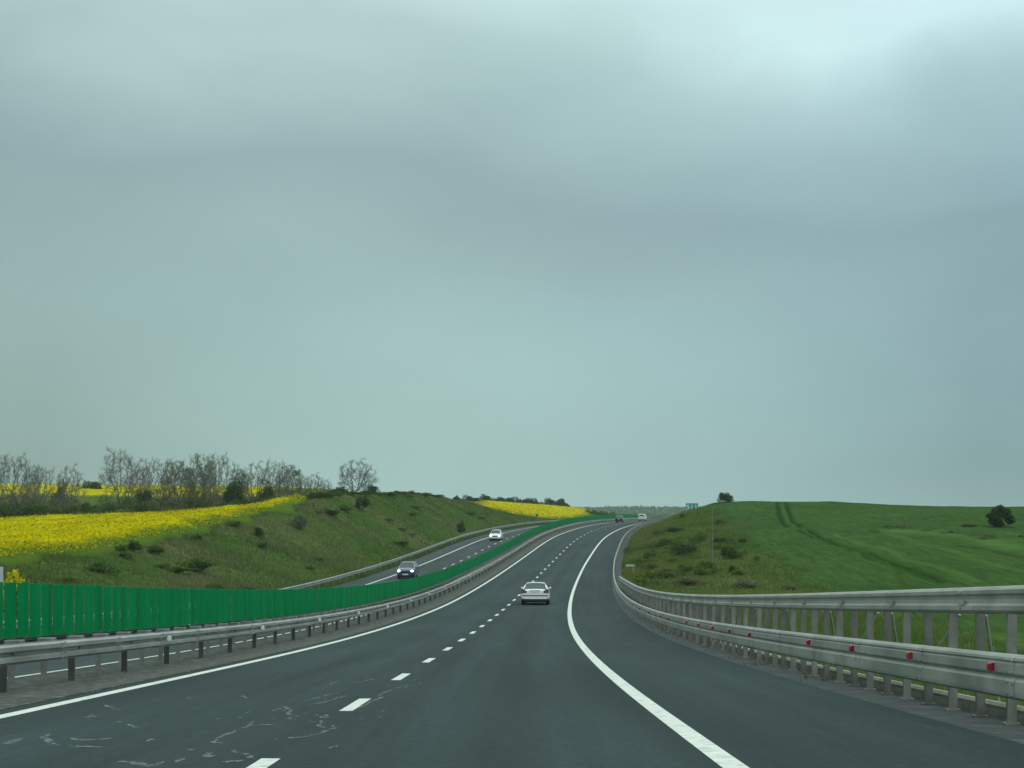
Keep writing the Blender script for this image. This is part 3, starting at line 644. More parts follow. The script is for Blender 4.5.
# hedgerow scrub between the yellow field and the trees
G1 = 'scrub under the hedgerow trees'
for k in range(54):
    u = -14 + k*6.1 + random.uniform(-2.5, 2.5); Y = random.uniform(270, 284); key = random.choice(['dark', 'dark', 'mid', 'olive', 'dark', 'mid']); x = at(u, Y); z = float(ZG(x, Y))
    tv = float(np.interp(u, [0, 100, 200, 310], [496, 495, 495, 491])) + random.choice((random.uniform(-2, 4), random.uniform(2, 11)))
    shrub(key, x, Y, max(1.3, CZ + (HV-tv)/F*Y - z), random.uniform(2.6, 4.4), 'low dark green scrub bush in the hedge along the top edge of the yellow field', G1)
BR = [shrub_mesh(2.0, 2.4, 620, (GR, OL, GR)[i], 500+i, .09, 11) for i in range(3)]
for k in range(46):
    u = -10 + k*7 + random.uniform(-3, 3)
    if 80 < u < 106: continue
    Y = random.uniform(284, 294); x = at(u, Y); z = float(ZG(x, Y)); tv = float(np.interp(u, [0, 100, 240, 310], [486, 488, 485, 488])) + random.uniform(-4, 6)
    shrub('grey', x, Y, max(1.5, CZ + (HV-tv)/F*Y - z), random.uniform(2.6, 4.6), 'greyish half-leafless brush between the hedgerow trunks', 'brush between the hedgerow trunks', src=BR)
for k in range(12):
    u = -4 + k*21 + random.uniform(-4, 4); Y = random.uniform(612, 632); x = at(u, Y)
    shrub('dark', x, Y, random.uniform(.9, 3.0), random.uniform(3, 7), 'dark bush on the skyline beyond the far yellow strip', 'bushes beyond the far yellow strip')
for u, tv, w, lab in ((236, 472, 24, 'round dark evergreen tree standing among the bare hedgerow trees'), ):
    Y = 278; x = at(u, Y); z = float(ZG(x, Y)); h = CZ+(HV-tv)/F*Y - z
    shrub('dark', x, Y, h, w/F*Y, lab, 'trees in the hedgerow above the yellow field', 'evergreen_tree', 'tree', TREE_D, 5, 4.2)
for u, tv, w, Y, key, lab in ((62, 476, 22, 296, 'olive', 'olive bush among the leftmost bare trees'), (92, 477, 22, 420, 'dark', 'dark bush on the far yellow strip, left of the largest bare tree'), (145, 478, 16, 284, 'dark', 'dark shrub at the foot of the largest bare tree, on its right'),
        (267, 476, 18, 280, 'dark', 'dark bush right of the round evergreen'), (338, 481, 22, 280, 'dark', 'dark bush at the left foot of the lone upright bare tree'), (372, 482, 14, 282, 'dark', 'small dark bush at the right foot of the lone upright bare tree')):
    x = at(u, Y); z = float(ZG(x, Y)); h = CZ+(HV-tv)/F*Y - z
    shrub(key, x, Y, h, w/F*Y, lab, 'bushes among the hedgerow trees')
for k in range(26):                                     # scrub on the brow of the left bank
    u = 306 + k*5.3 + random.uniform(-2, 2); Y = float(np.interp(u, [306, 345, 400, 430, 446], [240, 252, 295, 325, 340])) + random.uniform(-6, 4); x = at(u, Y)
    tv = float(np.interp(u, [306, 345, 400, 430, 446], [490, 489, 489.5, 492, 495])) + random.uniform(-1, 3); z = float(ZG(x, Y)); h = max(.5, CZ+(HV-tv)/F*Y - z)
    shrub(random.choice(['dark', 'mid', 'olive', 'mid']), x, Y, min(h, 2.6), random.uniform(1.6, 3.4), 'green bramble bush on the brow of the left bank', 'bushes on the brow of the left bank')
for u, v, hpx, wpx, key, lab in (   # single bushes on the left bank face
        (134, 552, 14, 15, 'dark', 'dark upright bush on the left bank, tallest of the pair below the yellow field'), (120, 551, 7, 18, 'mid', 'low spreading bush left of the tall dark one below the yellow field'), (155, 554, 8, 18, 'dark', 'rounded dark bush right of the tall one below the yellow field'),
        (104, 574, 12, 34, 'mid', 'wide green bramble just above the green screen, nearest the left'), (196, 571, 14, 40, 'mid', 'long green bramble on the bank above the screen, left of centre'), (196, 540, 6, 12, 'dark', 'small dark bush at the tip of the yellow field'),
        (259, 538, 13, 12, 'dark', 'dark bush midway up the bank, left one of two'), (262, 549, 8, 9, 'dark', 'small dark bush just below the midway bush on the bank'), (298, 528, 16, 22, 'grey', 'grey-green bush high on the bank under the hedgerow end'), (330, 516, 8, 18, 'dark', 'dark bush under the brow, left of the biggest brow bush'),
        (362, 511, 18, 16, 'dark', 'big dark bush hanging over the brow of the bank'), (400, 546, 6, 18, 'dark', 'flat dark shrub low on the bank behind the blue car'), (461, 533, 14, 9, 'dark', 'lone dark conical bush on the bank left of the oncoming white car'), (345, 512, 9, 14, 'mid', 'mid green bush beside the big dark brow bush'), (232, 526, 7, 20, 'mid', 'flat bush at the lower edge of the yellow field'), (310, 570, 5, 12, 'mid', 'tiny green tuft bush at the foot of the left bank')):
    x, y, z = hit(u, v); h = hpx/F*y*1.15; shrub(key, x, y, h, wpx/F*y, lab, 'bushes on the left bank')
for k in range(20):
    t = -18.5 - random.uniform(0, 10.5); y = random.uniform(90, 360); x = float(D(y)) + t
    shrub(random.choice(['mid', 'olive', 'olive', 'yellow', 'grey']), x, y, random.uniform(.3, .8), random.uniform(1.0, 2.8), 'low rough tuft of herbs in the grass of the left bank', 'low growth on the left bank')
# trees beyond the second yellow field
for i, (u, tv, w) in enumerate(((457, 494, 9), (467, 493, 10), (484, 492, 13), (494, 496, 11), (503, 493, 14), (513, 495, 13), (522, 494, 14), (532, 496, 12), (541, 498, 12), (549, 496, 12), (557, 495, 14), (564, 500, 10))):
    Y = 640 + 4*(i % 3); x = at(u, Y); z = float(ZG(x, Y)); h = CZ+(HV-tv)/F*Y - z + 1.0*(u < 500)+.3
    shrub('dark', x, Y, h, w*1.25/F*Y, 'dark round tree in the row behind the far yellow field', 'trees behind the far yellow field', 'leafy_tree', 'tree', TREE_D, 5, 4.2, z=z-1.0*(u < 500)-.3)
for i in range(10):
    u = 474 + i*9.8 + random.uniform(-2, 2); Y = 628; x = at(u, Y); shrub('dark', x, Y, random.uniform(1.2, 2.2), random.uniform(3, 4.6), 'low dark bush between the trees behind the far yellow field', 'bushes behind the far yellow field')
for i, (u, tv) in enumerate(((588, 508), (593, 509), (599, 509.5), (605, 510), (611, 510.5), (617, 512), (624, 513.5))):
    Y = 600 + i*6; x = at(u, Y); z = float(ZG(x, Y)); h = max(1.5, CZ+(HV-tv)/F*Y - z); shrub('mid', x, Y, min(h, 5), 3.2, 'green bush beside the far end of the green screen', 'bushes at the far end of the screen')
# right bank
RB = [(676, 533, 7, 22, 'dark', 'dark flat shrub at the top of the right bank toe'), (668, 548, 12, 20, 'mid', 'mid green bush near the toe of the right bank'), (682, 556, 15, 30, 'dark', 'broad dark green bush in the middle of the right bank'), (652, 560, 12, 16, 'olive', 'brownish bush behind the end of the tall rail'),
      (728, 560, 16, 16, 'dark', 'dark bush right of the slender pole'), (733, 573, 9, 10, 'dark', 'small dark bush just below the bush right of the pole'), (743, 545, 8, 10, 'dark', 'small round dark bush at the edge of the wheat, right one'), (720, 545, 9, 18, 'dark', 'flat dark bush at the edge of the wheat, beside the pole'),
      (755, 562, 7, 10, 'mid', 'small green bush on the border of the wheat'), (682, 518, 5, 6, 'dark', 'tiny dark bush at the bank top under the green road sign'), (720, 525, 7, 12, 'olive', 'olive bush high on the right bank'), (648, 580, 12, 26, 'yellow', 'yellowish low bush behind the start of the tall rail'),
      (690, 585, 10, 40, 'grey', 'greyish brush above the tall rail'), (745, 588, 9, 26, 'grey', 'pale dry brush above the tall rail by the wheat edge'), (705, 573, 14, 24, 'mid', 'green bush left of the foot of the pole'), (698, 542, 9, 18, 'mid', 'green bush in the middle of the bank left of the pole'), (660, 536, 7, 14, 'olive', 'brownish bush above the road bend'), (788, 590, 6, 20, 'grey', 'faint dry brush at the lowest corner of the wheat')]
for u, v, hpx, wpx, key, lab in RB:
    x, y, z = hit(u, v); shrub(key, x, y, hpx/F*y*1.15, wpx/F*y, lab, 'bushes on the right bank')
for k in range(46):
    u = random.uniform(630, 745); v = random.uniform(528, 588)
    if u > 640 + (v-520)*2.2 + 60 or u < 628 + max(0, 540-v)*2: continue
    x, y, z = hit(u, v); shrub(random.choice(['mid', 'olive', 'yellow', 'mid', 'yellow', 'grey']), x, y, random.uniform(.4, 1.0), random.uniform(1.0, 2.6), 'small rough bush among the tall grass of the right bank', 'low growth on the right bank')
for u, v, hpx, wpx, key, lab in ((723, 503, 14, 11, 'dark', 'dark bush on the skyline at the top of the right bank, left and lower one'), (729, 503, 11, 9, 'dark', 'small bush on the skyline right beside the other bank-top bush')):
    Y = 300; x = at(u, Y); z = float(ZG(x, Y)); shrub(key, x, Y, (CZ+(HV-v+hpx)/F*Y-z)*1.12, wpx/F*Y, lab, 'bushes on the right bank')
ROUND = leaf_cloud(5200, [(1.5*math.cos(a)*c, 1.5*math.sin(a)*c, 2.4 + 1.7*q, random.uniform(.5, .9), .8, random.uniform(.5, .9)) for a, c, q in [(random.uniform(0, 6.28), math.sqrt(max(0, 1-q*q))*random.uniform(.55, 1), q) for q in [random.uniform(-.9, 1) for _ in range(17)]]], .2, *DG)
ROUND = (np_mesh('foliage', ROUND[0], 4, M['leaf'], ROUND[1]), SH['dark'][0][1])
for k in range(22):
    u = random.uniform(872, 1030); v = float(np.interp(u, [872, 930, 985, 1030], [531, 535, 541, 552])) + random.gauss(0, 2.5); x, y, z = hit(u, v, 120)
    shrub(random.choice(['olive', 'yellow', 'mid', 'yellow', 'grey']), x, y, random.uniform(.35, .8), random.uniform(1.2, 3.2), 'low weedy tuft along the strip dividing the wheat field', 'weeds along the wheat field boundary')
for u, v, hpx, wpx, key, lab in ((1001, 530, 25, 29, 'dark', 'large round dark green bush on the wheat field slope, far right'), (968, 529, 6, 16, 'dark', 'small flat dark bush left of the large round one'), (907, 531, 11, 18, 'grey', 'leafless greyish thicket on the field boundary, left one'), (925, 534, 6, 14, 'grey', 'leafless greyish low thicket on the field boundary, right one'), (1022, 540, 6, 10, 'dark', 'small dark bush at the right edge of the photo')):
    x, y, z = hit(u, v, 120); big = wpx > 25
    shrub(key, x, y, hpx/F*y*(1.12 if big else 1.2), wpx/F*y, lab, 'bushes on the wheat field boundary', src=[ROUND] if big else BR if key == 'grey' else None, hh=5 if big else 2.0, ww=4.2 if big else 2.4)

n = 24000; xx = RNG.uniform(-300, 800, n); yw = RNG.uniform(1900, 2990, n)
kk = (lump(xx, yw, 120) > -.9); xx, yw = xx[kk], yw[kk]; zz_ = np.array(ZG(xx, yw)) + np.clip((yw-1500)/1200, 0, 1)*9*lump(xx, yw, 260)*0 + RNG.uniform(0, 1, len(xx))**.7*5*(1+.3*lump(xx, yw, 60))
Vw, cw = leaf_cloud(len(xx), [(0, 0, 0, 1, 1, 1)], 4.0, (.04, .08, .03), (.05, .095, .036)); Vw = Vw.reshape(-1, 4, 3); Vw = Vw - Vw.mean(1, keepdims=True) + np.stack([xx, yw, zz_], -1)[:, None]
kind(link('far_woods', np_mesh('far_woods', Vw.reshape(-1, 3), 4, M['leaf'], cw)), 'stuff')['label'] = 'hazy woods on the far ridge'

for k in range(14):
    y = random.uniform(300, 430); t = float(np.interp(y, [300, 350, 430], [15, 13.5, 9])) + random.uniform(-2, 2); x = float(D(y))+t
    shrub(random.choice(['grey', 'olive', 'grey', 'mid']), x, y, random.uniform(.4, .9), random.uniform(1.4, 3), 'dry brush along the upper edge of the right bank', 'brush along the upper edge of the right bank')
# ------------------------------------------------------------------ grass
def blades(x, y, h, w, A, B, z=None):
    n = len(x); z = ZG(x, y) if z is None else z; a = RNG.uniform(0, 6.283, n); l = RNG.normal(0, .3, (n, 2))*h[:, None]
    p = np.stack([x, y, z-.05], -1); s = np.stack([np.cos(a), np.sin(a), np.zeros(n)], -1)*w[:, None]
    tip = p + np.stack([l[:, 0], l[:, 1], h], -1); V = np.stack([p-s, p+s, tip], 1).reshape(-1, 3)
    k = np.clip(.5 + .35*lump(x, y, 7) + RNG.normal(0, .22, n), 0, 1)[:, None]; return V, np.array(A)*(1-k) + np.array(B)*k
sets = []
LA, LB, RA_, RB_ = (.066, .115, .028), (.148, .16, .062), (.066, .14, .02), (.175, .19, .055)
n = 120000; y = 60 + RNG.uniform(0, 1, n)*400; t = -17.0 - RNG.uniform(0, 1, n)**.9*(14.5 + 6*(y > 230))
Vb, cb = blades(D(y)+t, y, RNG.uniform(.08, .3, n)*(1+.6*(lump(D(y)+t, y, 5) > .4)), RNG.uniform(.03, .08, n), LA, LB); sets.append((Vb, cb))
n = 9000; y = 120 + RNG.uniform(0, 1, n)*380; t = RNG.uniform(-17.3, -16.35, n)
Vb, cb = blades(D(y)+t, y, RNG.uniform(.15, .5, n), RNG.uniform(.03, .07, n), LA, LB); sets.append((Vb, cb))
n = 100000; y = 100 + RNG.uniform(0, 1, n)**1.1*340; t = 7.7 + RNG.uniform(0, 1, n)**1.1*16.5
Vb, cb = blades(D(y)+t, y, RNG.uniform(.1, .4, n)*(1+.6*(lump(D(y)+t, y, 4) > .4)), RNG.uniform(.03, .08, n), RA_, RB_); sets.append((Vb, cb))
n = 80000; y = 14 + RNG.uniform(0, 1, n)**.9*110; t = 7.9 + RNG.uniform(0, 1, n)**.9*20
Vb, cb = blades(D(y)+t, y, RNG.uniform(.1, .4, n), RNG.uniform(.012, .04, n), RA_, RB_); sets.append((Vb, cb))
n = 13000; y = 125 + RNG.uniform(0, 1, n)**1.1*300; t = 7.7 + RNG.uniform(0, 1, n)**1.5*5
Vb, cb = blades(D(y)+t, y, RNG.uniform(.15, .5, n), RNG.uniform(.03, .08, n), (.1, .13, .03), (.2, .18, .065)); sets.append((Vb, cb))
n = 5000; y = 78 + RNG.uniform(0, 1, n)*60; t = -17.3 - RNG.uniform(0, 1, n)*6
Vb, cb = blades(D(y)+t, y, RNG.uniform(.15, .45, n), RNG.uniform(.02, .06, n), (.13, .12, .06), (.25, .21, .13)); sets.append((Vb, cb))
n = 5000; y = 16 + RNG.uniform(0, 1, n)**1.2*200; t = np.where(RNG.uniform(size=n) < .6, RNG.normal(-5.5, .35, n), RNG.normal(7.15, .2, n)); t = np.where(t < 0, np.clip(t, -6.3, -4.7), np.clip(t, 6.75, 7.5))
keep = lump(D(y)+t, y, 1.6) > .25; y = y[keep]; t = t[keep]
Vb, cb = blades(D(y)+t, y, RNG.uniform(.04, .16, len(y)), RNG.uniform(.008, .02, len(y)), (.07, .09, .03), (.17, .16, .09), z=ZR(y)); sets.append((Vb, cb))
V = np.concatenate([a for a, b in sets]); col = np.concatenate([b for a, b in sets])
kind(link('grass', np_mesh('grass', V, 3, M['grass'], col)), 'stuff')['label'] = 'rough green and straw-coloured grass on the banks and verges'

# ------------------------------------------------------------------ crops
def crop_sheet(name, y0, y1, tl, tr, nu, nv, hgt, mat, rough=.1, soft=2.5, jag=.8):
    ys = np.linspace(y0, y1, nu); P = np.zeros((nu, nv, 3)); E = np.zeros((nu, nv))
    for i, y in enumerate(ys):
        jl = jag*float(lump(y*1.0, 3.0, 5) + .5*lump(y*1.0, 9.0, 1.6)); jr = jag*float(lump(y*1.0, 33.0, 5) + .5*lump(y*1.0, 19.0, 1.6))
        a, b = tl(y)+jl, tr(y)+jr; k = np.linspace(0, 1, nv); k = k + .12*np.sin(2*np.pi*k)*-1/1.0*.9; ts = a + (b-a)*k; x = D(y)+ts
        e = np.clip(np.minimum.reduce([ts-a, b-ts, np.full(nv, y-y0), np.full(nv, y1-y)])/soft, 0, 1)
        z = ZG(x, np.full_like(x, y)) + hgt*(.1+.9*e**.6) + e*(rough*lump(x, np.full_like(x, y), 2.5) + .35*rough*RNG.normal(size=nv)); z[e < .02] -= .45
        P[i, :, 0] = x; P[i, :, 1] = y; P[i, :, 2] = z; E[i] = e
    me = grid_mesh(name, P, mat, True); a_ = me.attributes.new('thick', 'FLOAT', 'POINT'); a_.data.foreach_set('value', E.astype(np.float32).ravel()); o = kind(link(name, me), 'stuff'); return o, P
def lin(a): ks, vs = zip(*a); return lambda y: float(np.interp(y, ks, vs))
f1l, f1r = lin([(60, -130), (268, -130)]), lin([(60, -29.3), (150, -29.6), (225, -30.3), (240, -33), (268, -40)])
rape, _ = crop_sheet('rapeseed_field', 82, 268, f1l, f1r, 160, 130, .75, M['rape'], .14, 3.2)
rape['label'] = 'bright yellow flowering rapeseed field on the left'
def flowers(n, y0, y1, tl, tr, h, size, pw=1.3):
    y = y0 + RNG.uniform(0, 1, n)**pw*(y1-y0); a = np.array([tl(q) for q in y]); b = np.array([tr(q) for q in y]); t = b - .4 - RNG.uniform(0, 1, n)**1.15*(b-a); x = D(y)+t; e = np.clip((b-t)/1.6, 0, 1)
    z = ZG(x, y) + h*(.15+.85*e**.6)*RNG.uniform(.72, 1.25, n)*(1+.1*lump(x, y, 3)); P = np.stack([x, y, z], -1)
    a_ = RNG.normal(size=(n, 3)); a_ /= np.linalg.norm(a_, axis=1)[:, None]; b_ = np.cross(a_, RNG.normal(size=(n, 3))); b_ /= np.linalg.norm(b_, axis=1)[:, None]; s = size*RNG.uniform(.5, 1.3, n)[:, None]
    V = np.stack([P-a_*s, P-b_*s*.8, P+a_*s, P+b_*s*.8], 1).reshape(-1, 3)
    g = RNG.uniform(0, 1, n)[:, None]; gr_ = (RNG.uniform(0, 1, n)[:, None] < .12 + .12*lump(x, y*3, 14)[:, None] + .6*(1-e)[:, None]); col = np.where(gr_, np.array((.1, .16, .02))*(1-g)+np.array((.22, .25, .03))*g, np.array((.42, .35, .0))*(1-g)+np.array((.54, .46, .001))*g)
    return V, col
f1v = lin([(84, -70), (268, -105)])
Va, ca = flowers(110000, 84, 268, f1v, f1r, .8, .085)
f2l, f2r = lin([(395, -33.5), (400, -34), (450, -42), (520, -55), (620, -71)]), lin([(395, -30), (400, -29.5), (455, -24.5), (520, -27), (620, -34)])
rape2, _ = crop_sheet('rapeseed_field', 396, 622, f2l, f2r, 90, 50, .6, M['rape'], .14)
rape2['label'] = 'smaller yellow rapeseed field far off behind the left bank'
rape3, _ = crop_sheet('rapeseed_field', 380, 640, lin([(380, -260), (640, -330)]), lin([(380, -64), (450, -92), (640, -125)]), 60, 60, .7, M['rape'], .14)
rape3['label'] = 'yellow rapeseed strip glimpsed between the trunks of the hedgerow trees'
Vc, cc = flowers(14000, 398, 620, f2l, f2r, .66, .14)
kind(link('rapeseed_flowers', np_mesh('rapeseed_flowers', np.concatenate([Va, Vc]), 4, M['petal'], np.concatenate([ca, cc]))), 'stuff')['label'] = 'yellow rapeseed flower heads over the fields'
# the lone clump behind the screen
y = 72.0; x = at(13, y); kz = (-.02 - float(ZG(x, y)))/2.2
cl = thing('rapeseed_plant', 'single tall clump of yellow rapeseed showing over the screen at the left edge', 'plant', (x, y, float(ZG(x, y))))
Vx, cx = leaf_cloud(420, [(0, 0, 1.85, .28, .25, .34), (.22, .1, 1.6, .22, .2, .35), (-.12, 0, 1.5, .25, .2, .4), (.18, 0, 1.2, .14, .14, .5)], .07, (.5, .43, .006), (.66, .58, .015)); link('flowers', np_mesh('flowers', Vx, 4, M['petal'], cx), cl)
Vx, cx = leaf_cloud(260, [(0, 0, 1.0, .3, .3, .6), (.05, 0, .5, .2, .2, .5)], .09, (.05, .09, .02), (.1, .15, .03)); link('leaves', np_mesh('leaves', Vx, 4, M['leaf'], cx), cl); cl.scale = (kz, kz, kz)
# wheat
wl = lin([(118, 27), (154, 22.5), (168, 22), (208, 22), (253, 21), (300, 19), (345, 18)]); wr_ = lin([(118, 110), (345, 130)])
wheat, P = crop_sheet('wheat_field', 112, 346, wl, wr_, 320, 300, .3, M['wheat'], .03, 1.2, 1.3)
TA = [hit(*p) for p in ((777.5, 504), (779, 517), (785, 527), (804, 535), (836, 547.5), (877, 564), (921.5, 579), (941, 587))]
TB = [hit(*p) for p in ((785, 504), (792, 523), (811, 534.5), (849, 550), (902, 569), (945, 585))]
def dist_poly(Px, Py, pl):
    d = np.full(Px.shape, 1e9)
    for (x0, y0, _), (x1, y1, _) in zip(pl, pl[1:]):
        L2 = (x1-x0)**2+(y1-y0)**2+1e-9; k = np.clip(((Px-x0)*(x1-x0)+(Py-y0)*(y1-y0))/L2, 0, 1); d = np.minimum(d, np.hypot(Px-x0-k*(x1-x0), Py-y0-k*(y1-y0)))
    return d
Px, Py = P[..., 0], P[..., 1]; d = np.minimum(dist_poly(Px, Py, TA), dist_poly(Px, Py, TB)); rut = np.clip(1.0*np.exp(-(d/.3)**2), 0, 1)
d2 = dist_poly(Px, Py, [((a[0]+b[0])/2, (a[1]+b[1])/2, 0) for a, b in zip([TA[0], TA[2], TA[3], TA[4], TA[5], TA[7]], TB)]); pale = np.exp(-(d2/.3)**2)*.22
HB = [hit(*p) for p in ((880, 532), (930, 536), (985, 542), (1024, 552))]; HB2 = [hit(*p) for p in ((960, 548), (1024, 560))]
pale = np.maximum(pale, np.exp(-(dist_poly(Px, Py, HB)/2.2)**2)*.6*(1+.4*lump(Px, Py, 4))); rut = np.maximum(rut, np.exp(-(dist_poly(Px, Py, HB2)/.7)**2)*.6)
for ang, off_ in ((.32, 0), (.32, 7), (.32, 15), (.3, 23)):     # faint drill rows parallel with the tracks
    q = dist_poly(Px, Py, [(a[0]+off_*.9+3, a[1]+off_*.2, 0) for a in TA[3:]]); pale = np.maximum(pale, np.exp(-(q/.5)**2)*.4)
me = wheat.data
for nm, arr in (('rut', rut), ('pale', np.clip(pale, 0, 1))):
    a = me.attributes.new(nm, 'FLOAT', 'POINT'); a.data.foreach_set('value', arr.astype(np.float32).ravel())
co = np.empty(len(me.vertices)*3, np.float32); me.vertices.foreach_get('co', co); co = co.reshape(-1, 3); co[:, 2] -= (rut*.26).ravel(); me.vertices.foreach_set('co', co.ravel()); me.update()
wheat['label'] = 'smooth green field of young wheat with tractor tracks on the right'

# ------------------------------------------------------------------ vehicles
def car(name, label, cat, paint, prof, rear_detail=True, lamp='lamp_dim', group='vehicles on the motorway'):
    """prof: list of (y, half width, bottom z, shoulder z, belt half width, belt z, roof half width, roof z); y from tail to nose"""
    root = thing(name, label, cat, (0, 0, 0), 0, group)
    rows = []
    for y, w, zb, zs, wb, zbelt, wr, zr in prof:
        half = [(0, zb), (w*.8, zb), (w*.96, zb+.06), (w, (zb+zs)/2), (w*.985, zs), (wb, zbelt), ((wb+wr)/2+.01, (zbelt+zr)/2), (wr, zr-.035), (wr*.55, zr), (0, zr+.006)]
        rows.append([(-x, y, z) for x, z in half[:0:-1]] + [(x, y, z) for x, z in half] )
    # ring order: left top .. left bottom .. right top
    n = len(rows[0]); v = [p for r in rows for p in r]; body = []; glass = {}
    GI = {'side': (5, 6)}
    for i in range(len(rows)-1):
        for k in range(n-1):
            q = (i*n+k, i*n+k+1, (i+1)*n+k+1, (i+1)*n+k); j = k - (n//2) if k >= n//2 else (n//2-1) - k   # j: segment index counted from the bottom
            j = k-9 if k >= 9 else 8-k
            tag_ = prof_tags.get(i)
            if tag_ == 'cabin' and j in (5, 6): glass.setdefault('side_window', []).append(q)
            elif tag_ in ('windscreen', 'rear_window') and j in (7, 8): glass.setdefault(tag_, []).append(q)
            elif tag_ in ('windscreen', 'rear_window') and j == 6 and False: pass
            else: body.append(q)
    body.append(tuple(range(n))); body.append(tuple(range(len(v)-n, len(v)))[::-1])
    def sub(faces, nm, mat, sm=True):
        used = sorted({i for f in faces for i in f}); ix = {a: b for b, a in enumerate(used)}
        o = link(nm, mesh(nm, [v[i] for i in used], [tuple(ix[i] for i in f) for f in faces], mat, False), root)
        if sm:
            o.data.shade_smooth(); md = o.modifiers.new('edges', 'EDGE_SPLIT'); md.split_angle = .6
        return o
    sub(body, 'body', paint)
    for nm, fs in glass.items(): sub(fs, nm, M['glass'])
    return root
prof_tags = {}
def wheel(root, x, y, r=.31, w=.2):
    p = MB(); p.disc((0, 0, 0), r, (1, 0, 0), w, 20); o = part('wheel', p, M['rubber'], root, (x, y, r))
    q = MB().disc((math.copysign(w/2+.004, x), 0, 0), r*.66, (1, 0, 0), .014, 14); part('rim', q, M['rim'], o)
def finish(root, W, L, lamps, tails, rear=True, zt=.8, zh=.68, plate_z=.8, rr=.31, inset=.0, mirror_y=2.95, mz=1.0, paint=None):
    for sx in (-1, 1):
        for y in (.85, L-.85): wheel(root, sx*(W-.13), y, rr)
        part('mirror', MB().box((sx*(W-.0), mirror_y, mz-.02), (.15, .09, .1), bev=.025), paint, root)
        part('tail_light', MB().box((sx*(W-.2), .04, zt), (.33, .12, .17), bev=.025), M[tails], root)
        part('tail_light', MB().box((sx*(W-.16), .045, zt+.125), (.2, .12, .075), bev=.02), M['tail_dark'], root)
        part('headlight', MB().box((sx*(W-.22), L-.06, zh), (.27, .2, .19), bev=.085), M[lamps], root)
    part('number_plate', MB().box((0, -.012, plate_z), (.52, .02, .11)), M['plate'], root)
    part('plate_frame_shadow', MB().box((0, -.006, plate_z+.075), (.62, .03, .04)), M['plate_dark'], root)  # dark bar above the plate: its frame plus the handle's shadow, painted in
    part('number_plate', MB().box((0, L+.012, .42), (.52, .02, .11)), M['plate'], root)
    part('grille', MB().box((0, L-.0, zh-.03), (.7, .05, .14), bev=.015), M['black'], root)
    part('air_intake', MB().box((0, L-.01, .3), (1.1, .06, .12), bev=.02), M['black'], root)
    part('bumper_strip', MB().box((0, -.012, .585), (2*W-.16, .05, .035)), M['black'], root)
    part('rear_valance', MB().box((0, .05, .3), (2*W-.3, .2, .14), bev=.02), M['black'], root)
    part('underbody', MB().box((0, L/2, .26), (2*W-.34, L-.7, .2)), M['black'], root)
# sedan
sed = [(0.0, .78, .36, .62, .74, .9, .62, .93), (.06, .84, .32, .66, .79, .95, .7, .975), (.5, .87, .28, .7, .8, .97, .7, 1.0), (.72, .875, .24, .72, .8, .98, .68, 1.02), (1.3, .88, .22, .72, .8, .99, .56, 1.39), (1.5, .88, .22, .72, .8, .99, .56, 1.415), (2.1, .88, .22, .72, .8, .98, .57, 1.43), (2.65, .88, .22, .71, .8, .97, .56, 1.39), (3.35, .87, .22, .7, .79, .95, .66, .99), (4.0, .85, .24, .66, .76, .86, .62, .87), (4.35, .8, .28, .6, .7, .76, .56, .765), (4.5, .7, .34, .55, .62, .66, .5, .67)]
prof_tags = {3: 'rear_window', 4: 'cabin', 5: 'cabin', 6: 'cabin', 7: 'windscreen'}
sed = [(y, w, a, b*.97, c, d_*.965, e, f_*.945) for y, w, a, b, c, d_, e, f_ in sed]
c1 = car('sedan_car', 'white saloon car seen from behind, nearest one in our lane, touching the dashed line', 'car', M['white_car'], sed)
finish(c1, .87, 4.5, 'lamp_dim', 'tail', paint=M['white_car'])
def put(c, y, t, away=True, dz=0):
    p = RP(y, t); sl = math.atan2(float(ZR(y+2)-ZR(y-2)), 4.0); c.location = (p[0], p[1], p[2]+.005+dz)
    c.rotation_euler = (sl if away else -sl, 0, -heading(y) + (0 if away else math.pi))
    return c
put(c1, 113.2, 1.6)
hat = [(0.0, .74, .36, .62, .7, .86, .6, .88), (.05, .8, .3, .7, .76, .98, .62, 1.02), (.12, .82, .28, .74, .77, 1.0, .6, 1.06), (.45, .83, .24, .76, .78, 1.0, .56, 1.44), (.7, .83, .22, .76, .78, 1.0, .57, 1.49), (1.5, .83, .22, .76, .78, .99, .58, 1.5), (2.2, .83, .22, .75, .78, .98, .56, 1.45), (2.95, .83, .22, .74, .77, .96, .64, 1.0), (3.5, .81, .24, .7, .75, .9, .6, .91), (3.8, .77, .28, .64, .7, .8, .55, .81), (3.92, .7, .34, .58, .62, .7, .5, .71)]
prof_tags = {2: 'rear_window', 3: 'cabin', 4: 'cabin', 5: 'cabin', 6: 'windscreen'}
c2 = car('hatchback_car', 'dark blue hatchback with lit headlights coming along the opposite carriageway behind the screen', 'car', M['blue_car'], hat)
finish(c2, .82, 3.92, 'lamp_on', 'tail', mirror_y=2.6, zt=.9, zh=.7, paint=M['blue_car']); put(c2, 171, -11.75, False)
c3 = car('hatchback_car', 'white car with bright headlights coming along the opposite carriageway, farther than the blue one', 'car', M['white_car'], hat)
finish(c3, .82, 3.92, 'lamp_on', 'tail', mirror_y=2.6, zt=.9, zh=.7, paint=M['white_car']); put(c3, 267, -11.4, False)
c4 = car('sedan_car', 'small dark car far ahead near the crest in the left lane', 'car', M['dark_car'], [(y, w, a, b, c, d_, e, f_) for y, w, a, b, c, d_, e, f_ in hat])
finish(c4, .82, 3.92, 'lamp_dim', 'tail', mirror_y=2.6, zt=.9, zh=.7, paint=M['dark_car']); put(c4, 402, -2.3)
